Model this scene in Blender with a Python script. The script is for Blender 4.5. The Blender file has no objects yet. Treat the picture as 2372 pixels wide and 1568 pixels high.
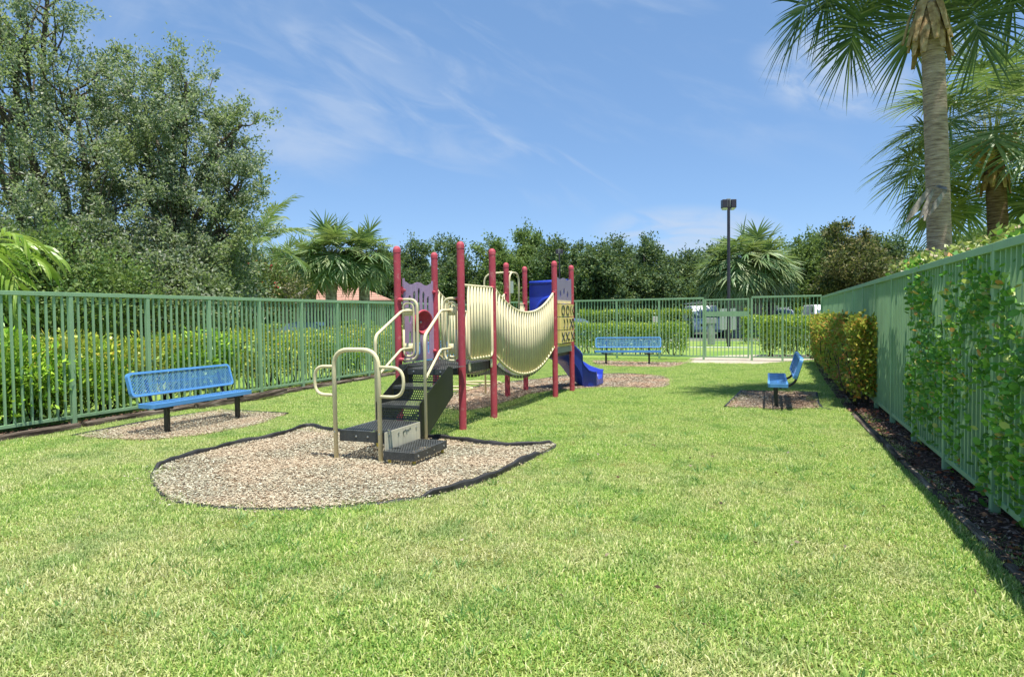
import bpy, math, random
import numpy as np
from mathutils import Vector, Matrix
random.seed(7); rng=np.random.default_rng(11)
scene=bpy.context.scene
COL=scene.collection
R=math.radians
# ------------------------------------------------------------------ camera
CAMH=1.6
th=math.atan(750/1950); ph=math.atan(65.5/1950); ro=.012
F_=Vector((-math.sin(th)*math.cos(ph),math.cos(th)*math.cos(ph),-math.sin(ph)))
r0=Vector((math.cos(th),math.sin(th),0)); u0=r0.cross(F_)
RT=r0*math.cos(ro)-u0*math.sin(ro); UP=u0*math.cos(ro)+r0*math.sin(ro)
cam=bpy.data.cameras.new('camera'); camo=bpy.data.objects.new('camera',cam); COL.objects.link(camo)
cam.lens=23.4; cam.sensor_width=36; cam.clip_end=2000; cam.clip_start=.05
M=Matrix((RT,UP,-F_)).transposed().to_4x4(); M.translation=Vector((0,0,CAMH)); camo.matrix_world=M
scene.camera=camo
def D(x,y,Z):   # point seen at photo position (2372 px wide frame) at depth Z metres
    return Vector((0,0,CAMH))+(F_+RT*((x-1186)/1541.8)+UP*((784-y)/1541.8))*Z
# ------------------------------------------------------------------ sky and sun
SUN_EL=R(77); SUN_AZ=R(128)    # azimuth from +Y towards +X
w=bpy.data.worlds.new('World'); scene.world=w; w.use_nodes=True
nt=w.node_tree; nt.nodes.clear()
def N(nt,t,**k):
    n=nt.nodes.new(t)
    for a,b in k.items(): setattr(n,a,b)
    return n
sky=N(nt,'ShaderNodeTexSky',sky_type='NISHITA',sun_disc=False)
sky.sun_elevation=SUN_EL; sky.sun_rotation=SUN_AZ; sky.air_density=.75; sky.dust_density=.15; sky.ozone_density=3.0; sky.altitude=0
bg=N(nt,'ShaderNodeBackground'); out=N(nt,'ShaderNodeOutputWorld')
bg.inputs[1].default_value=.1
tc=N(nt,'ShaderNodeTexCoord')
def cloud(px,py,radius,sx,sy,rot,scale,lo,hi,amt,prev,seed):
    # a cloud patch: noise stretched over the sky round one direction
    c=(D(px,py,1)-Vector((0,0,CAMH))).normalized()
    e1=Vector((0,0,1)).cross(c).normalized(); e2=c.cross(e1)
    a=e1*math.cos(rot)+e2*math.sin(rot); b=-e1*math.sin(rot)+e2*math.cos(rot)
    def dot(v,k):
        d=N(nt,'ShaderNodeVectorMath',operation='DOT_PRODUCT'); d.inputs[1].default_value=v
        nt.links.new(tc.outputs['Generated'],d.inputs[0])
        m=N(nt,'ShaderNodeMath',operation='MULTIPLY'); m.inputs[1].default_value=k
        nt.links.new(d.outputs['Value'],m.inputs[0]); return m
    u=dot(a,1/sx); v=dot(b,1/sy)
    cx=N(nt,'ShaderNodeCombineXYZ'); cx.inputs[2].default_value=seed
    nt.links.new(u.outputs[0],cx.inputs[0]); nt.links.new(v.outputs[0],cx.inputs[1])
    no=N(nt,'ShaderNodeTexNoise'); no.inputs['Scale'].default_value=scale; no.inputs['Detail'].default_value=7; no.inputs['Roughness'].default_value=.55
    no.inputs['Distortion'].default_value=.6
    nt.links.new(cx.outputs[0],no.inputs['Vector'])
    mr=N(nt,'ShaderNodeMapRange',interpolation_type='SMOOTHSTEP'); mr.inputs[1].default_value=lo; mr.inputs[2].default_value=hi
    nt.links.new(no.outputs[0],mr.inputs[0])
    u2=N(nt,'ShaderNodeMath',operation='POWER'); u2.inputs[1].default_value=2; nt.links.new(u.outputs[0],u2.inputs[0])
    v2=N(nt,'ShaderNodeMath',operation='POWER'); v2.inputs[1].default_value=2; nt.links.new(v.outputs[0],v2.inputs[0])
    s=N(nt,'ShaderNodeMath',operation='ADD'); nt.links.new(u2.outputs[0],s.inputs[0]); nt.links.new(v2.outputs[0],s.inputs[1])
    m=N(nt,'ShaderNodeMapRange',interpolation_type='SMOOTHSTEP'); m.inputs[1].default_value=radius; m.inputs[2].default_value=radius*.1
    nt.links.new(s.outputs[0],m.inputs[0])
    # only the half of the sky around this direction
    f=dot(c,1); g=N(nt,'ShaderNodeMath',operation='GREATER_THAN'); g.inputs[1].default_value=.3; nt.links.new(f.outputs[0],g.inputs[0])
    m1=N(nt,'ShaderNodeMath',operation='MULTIPLY'); nt.links.new(mr.outputs[0],m1.inputs[0]); nt.links.new(m.outputs[0],m1.inputs[1])
    m2=N(nt,'ShaderNodeMath',operation='MULTIPLY'); nt.links.new(m1.outputs[0],m2.inputs[0]); nt.links.new(g.outputs[0],m2.inputs[1])
    m3=N(nt,'ShaderNodeMath',operation='MULTIPLY'); m3.inputs[1].default_value=amt; nt.links.new(m2.outputs[0],m3.inputs[0])
    mx=N(nt,'ShaderNodeMix',data_type='RGBA'); nt.links.new(m3.outputs[0],mx.inputs[0])
    nt.links.new(prev,mx.inputs[6]); mx.inputs[7].default_value=(2.6,3.1,3.9,1)
    return mx.outputs[2]
tint=N(nt,'ShaderNodeMix',data_type='RGBA',blend_type='MULTIPLY'); tint.inputs[0].default_value=1
tint.inputs[7].default_value=(1.0,1.0,1.0,1)
hs_=N(nt,'ShaderNodeMix',data_type='RGBA'); hs_.inputs[0].default_value=.55; nt.links.new(sky.outputs[0],hs_.inputs[6]); hs_.inputs[7].default_value=(.82,1.66,3.05,1); nt.links.new(hs_.outputs[2],tint.inputs[6])
c=tint.outputs[2]
c=cloud(1000,170,1,.42,.13,R(28),2.6,.47,.75,.42,c,3.1)
c=cloud(720,230,1,.34,.12,R(12),2.2,.45,.72,.40,c,8.3)
c=cloud(640,310,1,.16,.06,R(5),1.2,.35,.7,.40,c,1.7)
c=cloud(1590,540,1,.15,.045,R(3),1.3,.3,.6,.75,c,5.2)
c=cloud(1930,175,1,.12,.06,R(20),1.4,.34,.66,.7,c,9.9)
c=cloud(1350,60,1,.5,.14,R(20),2.2,.46,.8,.3,c,4.4)
c=cloud(2250,120,1,.3,.12,R(40),1.9,.45,.7,.55,c,2.2)
c=cloud(350,120,1,.3,.25,R(40),1.6,.4,.75,.35,c,6.2)
nt.links.new(c,bg.inputs[0]); nt.links.new(bg.outputs[0],out.inputs[0])
sl=bpy.data.lights.new('sun','SUN'); sl.energy=3.6; sl.angle=R(.55); sl.color=(1,.955,.88)
so=bpy.data.objects.new('sun',sl); COL.objects.link(so)
sd=Vector((math.sin(SUN_AZ)*math.cos(SUN_EL),math.cos(SUN_AZ)*math.cos(SUN_EL),math.sin(SUN_EL)))
so.rotation_euler=sd.to_track_quat('Z','Y').to_euler(); so.location=(0,0,30)
scene.view_settings.view_transform='Standard'; scene.view_settings.look='None'
scene.view_settings.gamma=1; scene.view_settings.exposure=1.17
scene.render.engine='CYCLES'
scene.cycles.max_bounces=8; scene.cycles.transparent_max_bounces=12
# ------------------------------------------------------------------ materials
MATS={}
def _base(name):
    m=bpy.data.materials.new(name); m.use_nodes=True; t=m.node_tree
    b=t.nodes['Principled BSDF']; return m,t,b
def _noise(t,scale,detail=4,coord='Object',rough=.55,stretch=None):
    tc=N(t,'ShaderNodeTexCoord'); n=N(t,'ShaderNodeTexNoise')
    n.inputs['Scale'].default_value=scale; n.inputs['Detail'].default_value=detail; n.inputs['Roughness'].default_value=rough
    if stretch:
        mp=N(t,'ShaderNodeMapping'); mp.inputs['Scale'].default_value=stretch
        t.links.new(tc.outputs[coord],mp.inputs[0]); t.links.new(mp.outputs[0],n.inputs['Vector'])
    else: t.links.new(tc.outputs[coord],n.inputs['Vector'])
    return n
def _pos(t,scale,detail=4,stretch=None):
    g=N(t,'ShaderNodeNewGeometry'); n=N(t,'ShaderNodeTexNoise'); n.inputs['Scale'].default_value=scale; n.inputs['Detail'].default_value=detail
    if stretch:
        mp=N(t,'ShaderNodeMapping'); mp.inputs['Scale'].default_value=stretch
        t.links.new(g.outputs['Position'],mp.inputs[0]); t.links.new(mp.outputs[0],n.inputs['Vector'])
    else: t.links.new(g.outputs['Position'],n.inputs['Vector'])
    return n
def _ramp(t,src,stops):
    r=N(t,'ShaderNodeValToRGB'); e=r.color_ramp.elements
    while len(e)<len(stops): e.new(.5)
    for i,(p,c) in enumerate(stops): e[i].position=p; e[i].color=(*c,1)
    t.links.new(src,r.inputs[0]); return r
def mix(t,fac,a,b,mode='MIX'):
    m=N(t,'ShaderNodeMix',data_type='RGBA',blend_type=mode)
    if isinstance(fac,(int,float)): m.inputs[0].default_value=fac
    else: t.links.new(fac,m.inputs[0])
    for i,v in ((6,a),(7,b)):
        if isinstance(v,tuple): m.inputs[i].default_value=(*v,1)
        else: t.links.new(v,m.inputs[i])
    return m.outputs[2]
def paint(name,col,rough=.4,var=.18,bump=.0,scale=3,metal=0,wear=None,spec=.5,streak=None):
    if name in MATS: return MATS[name]
    m,t,b=_base(name)
    n=_noise(t,scale,6)
    dk=tuple(c*(1-var) for c in col); lt=tuple(min(1,c*(1+var)) for c in col)
    r=_ramp(t,n.outputs[0],[(.3,dk),(.7,lt)])
    o=r.outputs[0]
    if wear:
        n2=_noise(t,scale*7,5); r2=_ramp(t,n2.outputs[0],[(.56,(0,0,0)),(.7,(1,1,1))])
        o=mix(t,r2.outputs[0],o,wear)
    if streak:
        n3=_noise(t,1,5,stretch=(30,30,1.2)); r3=_ramp(t,n3.outputs[0],[(.5,(0,0,0)),(.8,(1,1,1))])
        o=mix(t,r3.outputs[0],o,streak)
    t.links.new(o,b.inputs['Base Color'])
    b.inputs['Roughness'].default_value=rough; b.inputs['Metallic'].default_value=metal
    b.inputs['Specular IOR Level'].default_value=spec
    nr=_ramp(t,n.outputs[0],[(.3,(max(0,rough-.08),)*3),(.7,(min(1,rough+.1),)*3)]); t.links.new(nr.outputs[0],b.inputs['Roughness'])
    if bump:
        bn=_noise(t,scale*12,4); bp=N(t,'ShaderNodeBump'); bp.inputs['Strength'].default_value=bump; bp.inputs['Distance'].default_value=.02
        t.links.new(bn.outputs[0],bp.inputs['Height']); t.links.new(bp.outputs[0],b.inputs['Normal'])
    MATS[name]=m; return m
def leafm(name,stops,rough=.45,trans=.25,patch=None,pscale=.6,spec=.5,tcol=None):
    """leaf material: every leaf its own tone; patch = second ramp colour blended by large noise"""
    if name in MATS: return MATS[name]
    m,t,b=_base(name)
    g=N(t,'ShaderNodeNewGeometry')
    r=_ramp(t,g.outputs['Random Per Island'],stops); o=r.outputs[0]
    n=_pos(t,pscale,3)
    if patch:
        pr=_ramp(t,n.outputs[0],[(.45,(0,0,0)),(.62,(1,1,1))]); o=mix(t,pr.outputs[0],o,mix(t,.6,o,patch))
    t.links.new(o,b.inputs['Base Color']); b.inputs['Roughness'].default_value=rough; b.inputs['Specular IOR Level'].default_value=spec
    tr=N(t,'ShaderNodeBsdfTranslucent'); ms=N(t,'ShaderNodeMixShader'); ms.inputs[0].default_value=trans
    t.links.new(mix(t,.5,o,tcol or (.3,.42,.06)),tr.inputs[0])
    out=t.nodes['Material Output']; t.links.new(b.outputs[0],ms.inputs[1]); t.links.new(tr.outputs[0],ms.inputs[2]); t.links.new(ms.outputs[0],out.inputs[0])
    MATS[name]=m; return m
def rampm(name,stops,scale=4,rough=.9,detail=8,bump=.6,bscale=40,coord='pos',stretch=None,spec=.3):
    if name in MATS: return MATS[name]
    m,t,b=_base(name)
    n=_pos(t,scale,detail,stretch) if coord=='pos' else _noise(t,scale,detail,stretch=stretch)
    r=_ramp(t,n.outputs[0],stops); t.links.new(r.outputs[0],b.inputs['Base Color'])
    b.inputs['Roughness'].default_value=rough; b.inputs['Specular IOR Level'].default_value=spec
    bn=_pos(t,bscale,5,stretch) if coord=='pos' else _noise(t,bscale,5,stretch=stretch)
    bp=N(t,'ShaderNodeBump'); bp.inputs['Strength'].default_value=bump; bp.inputs['Distance'].default_value=.02
    t.links.new(bn.outputs[0],bp.inputs['Height']); t.links.new(bp.outputs[0],b.inputs['Normal'])
    MATS[name]=m; return m
RED=paint('red paint',(.46,.065,.09),.55,.14,scale=2,wear=(.5,.15,.16),spec=.35)
BEIGE=paint('beige paint',(.68,.61,.38),.7,.08,scale=4,spec=.15)
YEL=paint('yellow paint',(.66,.5,.07),.45,.1)
PURPLE=paint('purple plastic',(.4,.28,.43),.55,.1,scale=2,streak=(.45,.37,.5))
GREYPUR=paint('grey purple plastic',(.27,.23,.31),.5,.1)
SLIDE=paint('blue plastic',(.022,.055,.44),.33,.14,scale=2,spec=.6)
BLUE=paint('blue vinyl',(.10,.30,.62),.42,.1,scale=3)
BLACK=paint('black steel',(.018,.02,.018),.42,.3,scale=3)
DECK=paint('deck coating',(.045,.05,.048),.5,.35,scale=9,wear=(.12,.12,.11))
GREEN=paint('green fence paint',(.255,.42,.225),.5,.12,scale=1.5,streak=(.3,.47,.28))
STEEL=paint('bolt steel',(.55,.55,.52),.35,.1,metal=.9)
PANELB=paint('panel beige',(.64,.6,.44),.6,.08,scale=5,streak=(.45,.42,.3))
TICY=paint('yellow block',(.78,.62,.2),.55,.1)
MARK=paint('black mark',(.012,.012,.012),.6,.1)
EDGE=paint('edging plastic',(.022,.022,.022),.55,.5,scale=8,bump=.3)
ASPH=rampm('asphalt',[(.3,(.045,.045,.047)),(.7,(.075,.075,.075))],3,.9)
CONC=rampm('concrete',[(.3,(.36,.31,.24)),(.7,(.46,.4,.32))],2.2,.9,bump=.3)
CURB=rampm('kerb concrete',[(.3,(.42,.41,.38)),(.7,(.55,.54,.5))],2.2,.9,bump=.3)
TIMBER=rampm('weathered timber',[(.38,(.035,.025,.018)),(.55,(.13,.1,.075)),(.75,(.36,.31,.25))],2.5,.95,bump=1,bscale=14,stretch=(9,1,9))
TIMBERX=rampm('weathered timber across',[(.3,(.05,.035,.022)),(.5,(.2,.16,.12)),(.75,(.42,.37,.3))],2.5,.95,bump=1,bscale=14,stretch=(1,9,9))
MULCHB=rampm('mulch base',[(.3,(.07,.045,.03)),(.5,(.28,.19,.12)),(.7,(.5,.37,.25))],22,.95,bump=1)
MULCHD=rampm('dark mulch base',[(.35,(.02,.012,.008)),(.55,(.08,.045,.03)),(.75,(.2,.11,.07))],26,.95,bump=1)
BARK=rampm('bark',[(.3,(.045,.035,.025)),(.6,(.16,.13,.1)),(.8,(.28,.24,.19))],3,.95,stretch=(2,2,.6),bscale=16,bump=1)
BARKD=rampm('dark bark',[(.3,(.02,.015,.01)),(.7,(.09,.07,.05))],5,.95,stretch=(2,2,.6),bscale=16,bump=1)
GLASS=paint('window glass',(.12,.17,.2),.06,.1,spec=1)
WHITEP=paint('white car paint',(.78,.79,.8),.25,.04,spec=.7)
TYRE=paint('tyre rubber',(.02,.02,.02),.85,.2)
GREYBOX=paint('grey enamel',(.33,.35,.33),.5,.1)
LAMPC=paint('dark bronze',(.035,.028,.045),.4,.2)
# grass: ground sheet and blades
def grassmats():
    m,t,b=_base('lawn soil and thatch')
    n=_pos(t,.55,4); n2=_pos(t,60,6)
    a=_ramp(t,n.outputs[0],[(.38,(.16,.24,.04)),(.62,(.3,.31,.1))])
    c=_ramp(t,n2.outputs[0],[(.35,(.35,.35,.35)),(.65,(1.25,1.2,1.1))])
    t.links.new(mix(t,1.0,a.outputs[0],c.outputs[0],'MULTIPLY'),b.inputs['Base Color']); b.inputs['Roughness'].default_value=.95
    b.inputs['Specular IOR Level'].default_value=.1
    bp=N(t,'ShaderNodeBump'); bp.inputs['Strength'].default_value=1; bp.inputs['Distance'].default_value=.04
    t.links.new(n2.outputs[0],bp.inputs['Height']); t.links.new(bp.outputs[0],b.inputs['Normal'])
    far,t,b=_base('mown grass')
    n=_pos(t,.3,4); n2=_pos(t,25,6)
    a=_ramp(t,n.outputs[0],[(.38,(.14,.26,.03)),(.62,(.27,.34,.07))])
    c=_ramp(t,n2.outputs[0],[(.3,(.6,.6,.6)),(.7,(1.25,1.25,1.2))])
    t.links.new(mix(t,1.0,a.outputs[0],c.outputs[0],'MULTIPLY'),b.inputs['Base Color']); b.inputs['Roughness'].default_value=.95
    bl,t,b=_base('grass blades')
    g=N(t,'ShaderNodeNewGeometry')
    n=_pos(t,.6,6); n3=_pos(t,3.2,4)
    r1=_ramp(t,g.outputs['Random Per Island'],[(0, (0.131, 0.303, 0.048)), (0.35, (0.29, 0.494, 0.086)), (0.7, (0.476, 0.618, 0.135)), (0.9, (0.687, 0.687, 0.269)), (1, (0.85, 0.834, 0.466))])
    r2=_ramp(t,g.outputs['Random Per Island'],[(0, (0.213, 0.303, 0.082)), (0.3, (0.447, 0.483, 0.184)), (0.7, (0.66, 0.641, 0.316)), (1, (0.808, 0.796, 0.49))])
    f=_ramp(t,n.outputs[0],[(.44,(0,0,0)),(.58,(1,1,1))]); f3=_ramp(t,n3.outputs[0],[(.42,(0,0,0)),(.66,(1,1,1))])
    # lawn is drier towards the camera, greener by the far fence
    sp=N(t,'ShaderNodeSeparateXYZ'); t.links.new(g.outputs['Position'],sp.inputs[0])
    mr=N(t,'ShaderNodeMapRange'); mr.inputs[1].default_value=4; mr.inputs[2].default_value=12; mr.inputs[3].default_value=.72; mr.inputs[4].default_value=.15
    t.links.new(sp.outputs[1],mr.inputs[0])
    ff=mix(t,.42,f.outputs[0],f3.outputs[0])
    fm=N(t,'ShaderNodeMix',data_type='RGBA',blend_type='MULTIPLY'); fm.inputs[0].default_value=1
    t.links.new(ff,fm.inputs[6]); t.links.new(mr.outputs[0],fm.inputs[7])
    sc=N(t,'ShaderNodeMath',operation='MULTIPLY_ADD'); sc.inputs[1].default_value=1.25; sc.inputs[2].default_value=.08
    t.links.new(fm.outputs[2],sc.inputs[0])
    o=mix(t,sc.outputs[0],r1.outputs[0],r2.outputs[0])
    n4=_pos(t,1.9,6); f4=_ramp(t,n4.outputs[0],[(.5,(0,0,0)),(.78,(.75,.75,.75))])
    r4=_ramp(t,g.outputs['Random Per Island'],[(0,(.05,.17,.03)),(.6,(.14,.34,.06)),(1,(.28,.46,.12))])
    o=mix(t,f4.outputs[0],o,r4.outputs[0])
    t.links.new(o,b.inputs['Base Color']); b.inputs['Roughness'].default_value=.55; b.inputs['Specular IOR Level'].default_value=.3
    tr=N(t,'ShaderNodeBsdfTranslucent'); t.links.new(o,tr.inputs[0])
    ms=N(t,'ShaderNodeMixShader'); ms.inputs[0].default_value=.4
    t.links.new(b.outputs[0],ms.inputs[1]); t.links.new(tr.outputs[0],ms.inputs[2]); t.links.new(ms.outputs[0],t.nodes['Material Output'].inputs[0])
    return m,far,bl
SOIL,FARG,BLADE=grassmats()
def chipm(name,stops,patch):
    m,t,b=_base(name); g=N(t,'ShaderNodeNewGeometry')
    r=_ramp(t,g.outputs['Random Per Island'],stops); n=_pos(t,1.1,3); f=_ramp(t,n.outputs[0],[(.42,(0,0,0)),(.62,(1,1,1))])
    t.links.new(mix(t,f.outputs[0],r.outputs[0],mix(t,.5,r.outputs[0],patch)),b.inputs['Base Color']); b.inputs['Roughness'].default_value=.85
    b.inputs['Specular IOR Level'].default_value=.25
    return m
CHIP=chipm('wood chips',[(0, (0.086, 0.063, 0.038)), (0.2, (0.252, 0.212, 0.133)), (0.55, (0.411, 0.381, 0.266)), (1, (0.564, 0.558, 0.429))],(.56,.42,.28))
CHIPR=chipm('reddish wood chips',[(0, (0.085, 0.055, 0.034)), (0.3, (0.243, 0.2, 0.138)), (0.7, (0.376, 0.33, 0.241)), (1, (0.485, 0.468, 0.372))],(.55,.33,.21))
CHIPD=chipm('dark wood chips',[(0,(.02,.012,.01)),(.4,(.1,.055,.04)),(.75,(.22,.14,.1)),(1,(.4,.3,.24))],(.14,.05,.03))
# ------------------------------------------------------------------ mesh helpers
def tag(o,label=None,cat=None,group=None,kind=None):
    if label: o['label']=label
    if cat: o['category']=cat
    if group: o['group']=group
    if kind: o['kind']=kind
    return o
def empty(name,loc,label,cat,rz=0,group=None):
    o=bpy.data.objects.new(name,None); COL.objects.link(o); o.location=loc; o.rotation_euler=(0,0,rz); o.empty_display_size=.2
    return tag(o,label,cat,group)
class MB:
    def __init__(s): s.v=[]; s.f=[]
    def add(s,V,Fc):
        k=len(s.v); s.v+= [tuple(x) for x in V]; s.f+=[tuple(i+k for i in f) for f in Fc]; return s
    def box(s,x0,x1,y0,y1,z0,z1):
        return s.add([(x0,y0,z0),(x1,y0,z0),(x1,y1,z0),(x0,y1,z0),(x0,y0,z1),(x1,y0,z1),(x1,y1,z1),(x0,y1,z1)],
            [(0,3,2,1),(4,5,6,7),(0,1,5,4),(1,2,6,5),(2,3,7,6),(3,0,4,7)])
    def beam(s,a,b,wd,ht,up=(0,0,1)):
        a=Vector(a); b=Vector(b); d=(b-a).normalized(); u=Vector(up); r=d.cross(u).normalized(); u=r.cross(d)
        V=[]
        for p in (a,b):
            for i,j in ((-1,-1),(1,-1),(1,1),(-1,1)): V.append(p+r*i*wd/2+u*j*ht/2)
        return s.add(V,[(0,1,2,3),(7,6,5,4),(0,4,5,1),(1,5,6,2),(2,6,7,3),(3,7,4,0)])
    def tube(s,pts,r,n=10,cap=True,closed=False):
        P=[Vector(p) for p in pts]; m=len(P); rr=r if isinstance(r,(list,tuple)) else [r]*m
        V=[];prevu=None
        for i,p in enumerate(P):
            if closed: d=(P[(i+1)%m]-P[i-1]).normalized()
            else: d=(P[min(i+1,m-1)]-P[max(i-1,0)]).normalized()
            if prevu is None:
                a=Vector((0,0,1)) if abs(d.z)<.9 else Vector((1,0,0)); u=a.cross(d).normalized()
            else: u=(prevu-d*prevu.dot(d)).normalized()
            prevu=u; v=d.cross(u)
            for k in range(n):
                t=2*math.pi*k/n; V.append(p+(u*math.cos(t)+v*math.sin(t))*rr[i])
        Fc=[]
        for i in range(m if closed else m-1):
            j=(i+1)%m
            for k in range(n):
                l=(k+1)%n; Fc.append((i*n+k,i*n+l,j*n+l,j*n+k))
        if cap and not closed: Fc+= [tuple(range(n))[::-1],tuple((m-1)*n+k for k in range(n))]
        return s.add(V,Fc)
    def lathe(s,c,prof,n=16,axis=None):
        c=Vector(c); ax=Vector(axis or (0,0,1)).normalized(); a=Vector((1,0,0)) if abs(ax.x)<.9 else Vector((0,1,0)); u=ax.cross(a).normalized(); v=ax.cross(u)
        V=[];Fc=[]
        for r,z in prof:
            for k in range(n):
                t=2*math.pi*k/n; V.append(c+ax*z+(u*math.cos(t)+v*math.sin(t))*r)
        for i in range(len(prof)-1):
            for k in range(n):
                l=(k+1)%n; Fc.append((i*n+k,i*n+l,(i+1)*n+l,(i+1)*n+k))
        return s.add(V,Fc)
    def prism(s,poly,o,eu,ev,en,t):
        """polygon in (u,v) extruded by t along en"""
        o=Vector(o);eu=Vector(eu);ev=Vector(ev);en=Vector(en);n=len(poly)
        V=[o+eu*a+ev*b for a,b in poly]+[o+eu*a+ev*b+en*t for a,b in poly]
        return s.add(V,[tuple(range(n))[::-1],tuple(range(n,2*n))]+[(i,(i+1)%n,n+(i+1)%n,n+i) for i in range(n)])
    def build(s,name,mat,parent=None,smooth=False,bevel=0):
        me=bpy.data.meshes.new(name); me.from_pydata(s.v,[],s.f); me.materials.append(mat)
        if smooth: me.polygons.foreach_set('use_smooth',[True]*len(me.polygons))
        me.update(); o=bpy.data.objects.new(name,me); COL.objects.link(o)
        if parent is not None:
            o.parent=parent
        if bevel:
            b=o.modifiers.new('bevel','BEVEL'); b.width=bevel; b.segments=2; b.limit_method='ANGLE'
        if smooth:
            pass
        return o
def npmesh(name,V,Fq,mat,parent=None,smooth=False):
    """V (n,3), Fq (m,4) or (m,3) index array"""
    me=bpy.data.meshes.new(name); V=np.asarray(V,np.float32); Fq=np.asarray(Fq,np.int32); k=Fq.shape[1]
    me.vertices.add(len(V)); me.vertices.foreach_set('co',V.ravel())
    me.loops.add(Fq.size); me.loops.foreach_set('vertex_index',Fq.ravel())
    me.polygons.add(len(Fq)); me.polygons.foreach_set('loop_start',np.arange(0,Fq.size,k,dtype=np.int32)); 
    me.polygons.foreach_set('loop_total',np.full(len(Fq),k,np.int32))
    me.materials.append(mat); me.update(calc_edges=True)
    if smooth: me.polygons.foreach_set('use_smooth',[True]*len(me.polygons))
    o=bpy.data.objects.new(name,me); COL.objects.link(o)
    if parent is not None: o.parent=parent
    return o
def rel(V,parent):  # world -> unrotated parent's local
    return np.asarray(V)-np.array(parent.location)
def leaves(P,Dr,L,W,fold=.25):
    """diamond leaves, one quad each. P (n,3) base, Dr (n,3) axis, L,W arrays"""
    n=len(P); Dr=Dr/np.linalg.norm(Dr,axis=1,keepdims=True)
    rn=rng.normal(size=(n,3)); S=np.cross(Dr,rn); S/=np.linalg.norm(S,axis=1,keepdims=True)+1e-9
    U=np.cross(S,Dr); L=np.broadcast_to(L,(n,))[:,None]; W=np.broadcast_to(W,(n,))[:,None]
    V=np.stack([P,P+Dr*L*.5+S*W*.5+U*W*fold,P+Dr*L,P+Dr*L*.5-S*W*.5+U*W*fold],1).reshape(-1,3)
    Fq=np.arange(4*n).reshape(-1,4); return V,Fq
def unit(n):
    a=rng.normal(size=(n,3)); return a/np.linalg.norm(a,axis=1,keepdims=True)
def inpoly(x,y,poly):
    poly=np.asarray(poly); ins=np.zeros(x.shape,bool); j=len(poly)-1
    for i in range(len(poly)):
        xi,yi=poly[i];xj,yj=poly[j]
        c=((yi>y)!=(yj>y))&(x<(xj-xi)*(y-yi)/(yj-yi+1e-12)+xi); ins^=c; j=i
    return ins
def smoothpoly(P,n=5,closed=True):
    P=[Vector((*p,0)) for p in P]; m=len(P); out=[]
    rngi=range(m) if closed else range(m-1)
    for i in rngi:
        if closed: a,b,c,d=P[i-1],P[i],P[(i+1)%m],P[(i+2)%m]
        else: a,b,c,d=P[max(i-1,0)],P[i],P[i+1],P[min(i+2,m-1)]
        for k in range(n):
            t=k/n; q=.5*((2*b)+(c-a)*t+(2*a-5*b+4*c-d)*t*t+(3*b-a-3*c+d)*t**3); out.append((q.x,q.y))
    if not closed: out.append((P[-1].x,P[-1].y))
    return out
# ------------------------------------------------------------------ ground
g=MB().box(-400,400,-60,600,-.4,0).build('ground',FARG); tag(g,kind='structure')
def sheet(name,poly,z,mat,kind='structure',t=.004):
    n=len(poly); mb=MB(); mb.add([(x,y,z) for x,y in poly],[tuple(range(n))]); o=mb.build(name,mat); tag(o,kind=kind); return o
lawn_poly=[(-9.7,-2),(1.42,-2),(1.42,23.3),(-9.7,24.2)]
sheet('lawn',lawn_poly,.004,SOIL)
main_bed=smoothpoly([(-6.28,7.94),(-6.16,7.15),(-6.27,6.65),(-6.27,6.22),(-6.22,5.65),(-6.14,5.30),(-5.87,4.98),(-5.46,4.67),(-5.04,4.41),(-4.70,4.31),(-4.30,4.33),(-3.98,4.39),(-3.63,4.51),(-3.33,4.69),(-3.06,4.93),(-2.80,5.23),(-2.63,5.60),(-2.53,5.98),(-2.49,6.48),(-2.45,7.06),(-2.44,7.77),(-2.83,7.50),(-3.28,7.50),(-3.78,7.67),(-4.21,7.66),(-4.81,7.57),(-5.75,7.73)],4)
left_bed=[(-8.93,6.36),(-9.05,7.80),(-8.95,8.99),(-7.48,8.95),(-7.17,7.95),(-7.26,7.05),(-7.6,6.51),(-8.2,6.35)]
right_bed=[(-0.66,11.84),(-0.50,14.28),(0.89,14.42),(0.79,12.04),(0.14,11.80)]
slide_bed=smoothpoly([(-5.38,10.43),(-6.02,11.86),(-6.07,13.94),(-5.32,15.71),(-4.80,17.06),(-3.75,17.57),(-2.58,17.34),(-2.17,15.94),(-2.16,14.50),(-3.36,14.37),(-4.42,13.06),(-4.52,11.59),(-4.68,10.35)],4)
far_bed=[(-5.74,22.6),(-2.40,22.3),(-2.69,20.2),(-4.96,20.3)]
fence_bed=[(1.42,2),(2.6,2),(2.6,23.3),(1.42,23.3),(1.3,20),(1.22,16),(1.2,12.5),(1.38,9)]
fence_bed_l=[(-9.72,3),(-9.72,24.1),(-10.25,24.1),(-10.25,3)]
path_poly=[(-2.6,22.2),(-.3,22.0),(.1,22.6),(1.2,24.3),(2.6,25.6),(3.5,25.9),(3.5,27.3),(0,27.3),(-1.4,26.6),(-2.6,24.6)]
beds=[main_bed,left_bed,right_bed,slide_bed,far_bed,path_poly,fence_bed]
sheet('entrance_path',path_poly,.014,CONC)
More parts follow.
